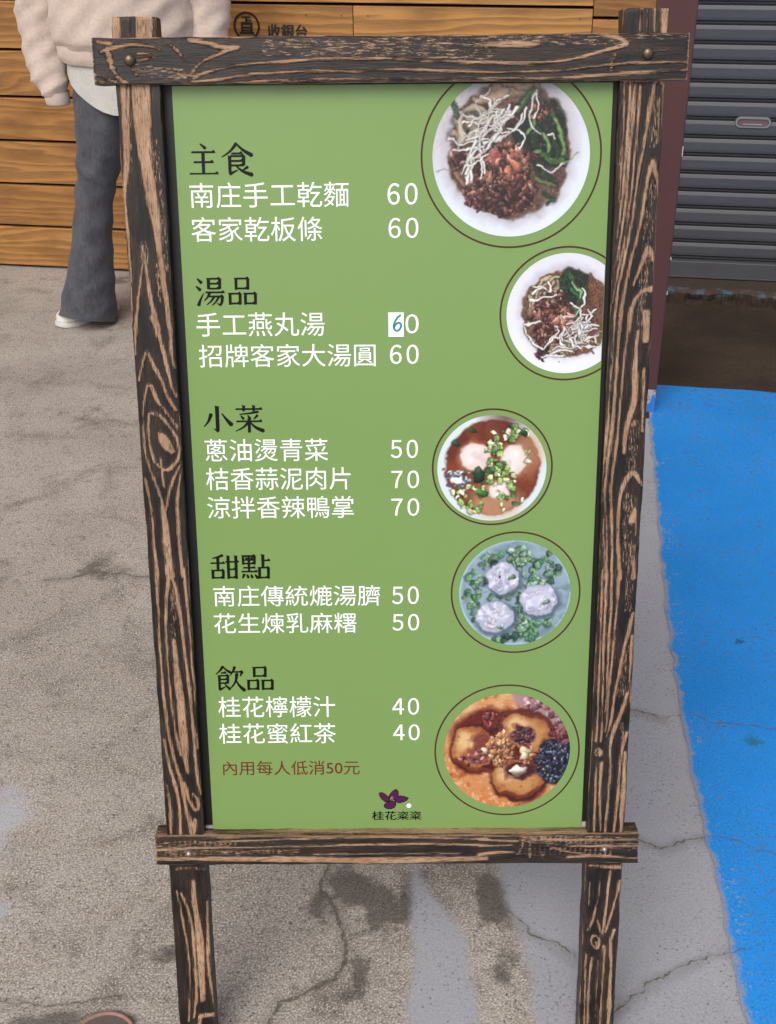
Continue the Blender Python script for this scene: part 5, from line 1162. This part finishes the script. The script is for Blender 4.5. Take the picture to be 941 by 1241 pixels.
def skin_body(parent, mat):
    V, E, Rd = [], [], []
    def add(p, r_, prev=None):
        V.append(p); Rd.append(r_)
        if prev is not None: E.append((prev, len(V) - 1))
        return len(V) - 1
    pel = add((0, 0, .84), .105); wa = add((0, .005, .99), .095, pel); ch = add((0, .005, 1.16), .105, wa); sh = add((0, .005, 1.265), .075, ch)
    nk = add((0, .0, 1.34), .045, sh); hd0 = add((0, -.012, 1.405), .055, nk); hd = add((0, -.006, 1.475), .078, hd0); add((0, 0, 1.535), .062, hd)
    for s in (-1, 1):
        a = add((s * .145, .005, 1.255), .05, sh); e = add((s * .245, .01, 1.02), .036, a); wv = add((s * .228, -.030, .85), .022, e); pm = add((s * .224, -.042, .815), .024, wv)
        for k, (dx, l) in enumerate(((-.020, .050), (-.007, .058), (.006, .055), (.018, .044))):   # four curled fingers
            f1 = add((s * .222 + dx, -.052, .785), .0085, pm); f2 = add((s * .222 + dx * 1.1, -.050, .785 - l * .45), .0078, f1); add((s * .222 + dx * 1.05, -.036, .785 - l * .6), .0068, f2)
        t1 = add((s * .222 - s * .010, -.058, .795), .0095, pm); add((s * .222 - s * .008, -.062, .778), .0085, t1)
        h = add((s * .078, .0, .76), .088, pel); kn = add((s * .150, -.008, .43), .055, h); an = add((s * .205, .012, .085), .034, kn); add((s * .245, -.062, .040), .030, an)
    me = bpy.data.meshes.new('person_body'); me.from_pydata(V, E, []); me.update()
    o = bpy.data.objects.new('tmp', me); scene.collection.objects.link(o)
    sk = o.modifiers.new('s', 'SKIN'); sk.use_smooth_shade = True
    for i, r_ in enumerate(Rd):
        d = me.skin_vertices[0].data[i]; d.radius = (r_, r_ * (.8 if i in (0, 1, 2, 3) else 1)); d.use_root = (i == 0)
    sb = o.modifiers.new('b', 'SUBSURF'); sb.levels = 2; sb.render_levels = 2
    bpy.context.view_layer.update()
    dg = bpy.context.evaluated_depsgraph_get(); m2 = bpy.data.meshes.new_from_object(o.evaluated_get(dg)); bpy.data.objects.remove(o)
    m2.name = 'body'; m2.materials.clear()
    # face: brow, sockets, nose and chin pressed into the head
    n = len(m2.vertices); co = np.empty(n * 3, np.float32); m2.vertices.foreach_get('co', co); co = co.reshape(-1, 3)
    def g(x, z, rx, rz): return np.exp(-((co[:, 0] - x) / rx) ** 2 - ((co[:, 2] - z) / rz) ** 2) * (co[:, 1] < -.03) * (co[:, 2] > 1.36)
    co[:, 1] += -.016 * g(0, 1.462, .011, .020) + .008 * g(-.03, 1.485, .016, .011) + .008 * g(.03, 1.485, .016, .011) - .006 * g(0, 1.42, .024, .008) - .008 * g(0, 1.395, .025, .014)
    m2.vertices.foreach_set('co', co.ravel()); m2.update()
    return link('body', m2, mat, parent, True)

def build_person():
    w = empty('person', (-.80, 4.06, 0)); tag(w, 'person in beige fleece jacket and flared grey trousers standing by the plank wall', 'person')
    skin = simple('skin', (.55, .36, .27), .5, .4, 0, .06, 30)
    skin_body(w, skin)
    # eyes, mouth, ears
    ey = simple('dark_eye', (.02, .015, .012), .2)
    for s in (-1, 1):
        m = MB(); m.loft([[Vector((s * .030 + r_ * 1.5 * math.cos(t), -.068 - .006 * math.sqrt(max(0, 1 - (r_ / .007) ** 2)), 1.485 + r_ * math.sin(t))) for t in [k * .5236 for k in range(12)]] for r_ in (.007, .005, .002)])
        m.build('eye', ey, w)
    # hair
    m = MB(); m.loft([[Vector((p.x, p.y, p.z + (.05 if p.y < -.03 else 0) * k)) for p in ell(0, .014, z, rx, ry, 28)] for z, rx, ry, k in ((1.26, .085, .055, 0), (1.32, .095, .07, .3), (1.40, .094, .080, 1.1), (1.46, .093, .088, 1.0), (1.52, .088, .085, .3), (1.565, .066, .066, 0), (1.588, .03, .03, 0))])
    hb = m.build('hair', simple('dark_brown_hair', (.02, .013, .010), .45, .5, 0, .4, 90), w, True)
    # trousers: two flared legs rising into one waist
    tr = cloth('grey_rib_knit', (.050, .050, .061), (.090, .091, .106), 170, .92, .10, .8, (1, 1, .25))
    m = MB()
    for s, sd in ((-1, 0.3), (1, 2.2)):
        rg = resample([(s * .222, -.020, .012, .099, .124), (s * .216, -.016, .10, .090, .110), (s * .198, -.010, .20, .077, .093), (s * .180, -.008, .30, .067, .081), (s * .158, -.006, .42, .064, .076), (s * .130, -.004, .53, .072, .081), (s * .104, .0, .64, .088, .098), (s * .088, .004, .74, .094, .112), (s * .078, .006, .84, .092, .118), (s * .07, .006, .93, .085, .108)], 9)
        R_ = limb(rg, 48, .0036, 15, sd)
        # drag creases running across the knee
        for i, ring in enumerate(R_):
            for j, q in enumerate(ring):
                k_ = math.exp(-((q.z - .50) / .085) ** 2); w_ = math.sin(62 * q.z - s * 38 * q.x + sd)
                q.y -= .011 * k_ * max(0, w_) ** 2 * (1 if q.y < 0 else .2); q.x += s * .004 * k_ * w_
        # hem dips at the back and rides over the shoe in front
        for i in range(5):
            f_ = 1 - i / 5
            R_[i] = [Vector((p.x, p.y, p.z + f_ * (.030 * max(0, (-(p.x - s * .217) * -s * .5 - (p.y + .012)) / .1) - .012 * max(0, (p.y) / .1)))) for p in R_[i]]
        m.loft(R_, False)
    m.build('trousers', tr, w, True)
    # shoes
    up, sole = simple('white_leather', (.62, .60, .57), .5, .4, 0, .05), simple('white_rubber', (.55, .53, .50), .6, .4, 0, .1)
    for s in (-1, 1):
        dx, dy = s * .62, -.78
        def sec(t, wd, z0, z1):
            c = Vector((s * .198 + dx * t, .076 + dy * t, 0)); nx, ny = -dy, dx
            return [c + Vector((nx * wd * a, ny * wd * a, z0 + (z1 - z0) * b)) for a, b in ((-1, 0), (1, 0), (1.02, .35), (.9, .7), (.45, 1), (-.45, 1), (-.9, .7), (-1.02, .35))]
        m = MB(); m.loft([sec(-.055, .018, .018, .07), sec(-.04, .032, .018, .095), (sec(.02, .036, .018, .10)), sec(.07, .038, .018, .085), sec(.115, .043, .018, .066), sec(.155, .040, .018, .056), sec(.180, .028, .018, .044), sec(.190, .010, .018, .030)])
        sh = m.build('shoe', up, w, True)
        m = MB(); m.loft([sec(-.062, .020, .0, .019), sec(-.045, .036, .0, .019), sec(.02, .040, .0, .019), sec(.07, .041, .0, .019), sec(.115, .047, .0, .021), sec(.155, .044, .001, .023), sec(.186, .030, .003, .024), sec(.198, .012, .006, .022)])
        m.build('sole', sole, sh, angle=50)
    # long pale T-shirt tail
    m = MB(); rg = []
    for q in np.linspace(0, 1, 9):
        z = .95 - q * .10
        ring = []
        for k in range(36):
            t = 2 * math.pi * k / 36
            drop = q * (.135 * max(0, 1 - (math.cos(t) / .98) ** 2) ** .6)
            rr = 1 + .02 * math.sin(t * 7 + 1) * q
            ring.append(Vector((.192 * rr * math.cos(t), .004 + .142 * rr * math.sin(t), z - drop)))
        rg.append(ring)
    m.loft(rg, False); m.build('t_shirt', cloth('cream_cotton', (.42, .41, .385), (.52, .505, .475), 150, .9, .1, .1), w, True)
    # fleece jacket body, hem band and sleeves
    fl = cloth('beige_fleece', (.47, .375, .32), (.57, .465, .40), 120, .95, .15, .9)
    m = MB()
    m.loft(limb(resample([(0, .004, .905, .214, .158), (0, .004, .93, .232, .172), (0, .004, 1.0, .230, .170), (0, .004, 1.08, .222, .164), (0, .004, 1.16, .214, .155), (0, .006, 1.23, .200, .135), (0, .008, 1.29, .160, .110), (0, .008, 1.325, .095, .085), (0, .004, 1.365, .078, .078)], 7), 64, .0085, 16, 1.0), False)
    j = m.build('jacket', fl, w, True)
    m = MB(); m.loft(limb(resample([(0, .004, .860, .205, .150), (0, .004, .875, .214, .158), (0, .004, .905, .217, .161), (0, .004, .916, .213, .157)], 3), 44, .002, 40, 1.0), False); m.build('hem_band', fl, j, True)
    m = MB(); m.box(-.004, .004, -.174, -.166, .87, .98, .001); m.build('zip', simple('zip_tape', (.33, .26, .22), .7), j)
    for s, sd in ((-1, .5), (1, 3.0)):
        pts = [(s * .150, .006, 1.285), (s * .205, .006, 1.215), (s * .245, .008, 1.10), (s * .262, .006, 1.00), (s * .258, -.008, .90), (s * .242, -.026, .82), (s * .230, -.036, .785), (s * .226, -.040, .765)]
        rad = [.075, .080, .072, .070, .066, .060, .050, .040]
        A = resample([(*p, r_) for p, r_ in zip(pts, rad)], 7); rings = []
        for i, (x, y, z, r_) in enumerate(A):
            ring = []
            for k in range(40):
                t = 2 * math.pi * k / 40; tilt = .5 if i < 8 else .12
                p = Vector((x + r_ * math.cos(t), y + r_ * .92 * math.sin(t), z - s * math.cos(t) * r_ * tilt * s * s * (1 if s > 0 else 1)))
                f_ = folds(p, .0072, 24, sd); ring.append(p + Vector((math.cos(t), math.sin(t), 0)) * f_)
            rings.append(ring)
        m = MB(); m.loft(rings, False); sl = m.build('sleeve', fl, j, True)
        m = MB(); m.loft(limb([(s * .226, -.040, .772, .041, .038), (s * .225, -.041, .760, .040, .037), (s * .224, -.042, .738, .038, .035), (s * .224, -.042, .732, .035, .032), (s * .224, -.042, .737, .030, .027)], 24, .001, 200, sd), False)
        m.build('cuff', cloth('beige_rib', (.46, .37, .32), (.56, .46, .40), 260, .95, .3, .5), sl, True)
    return w
build_person()
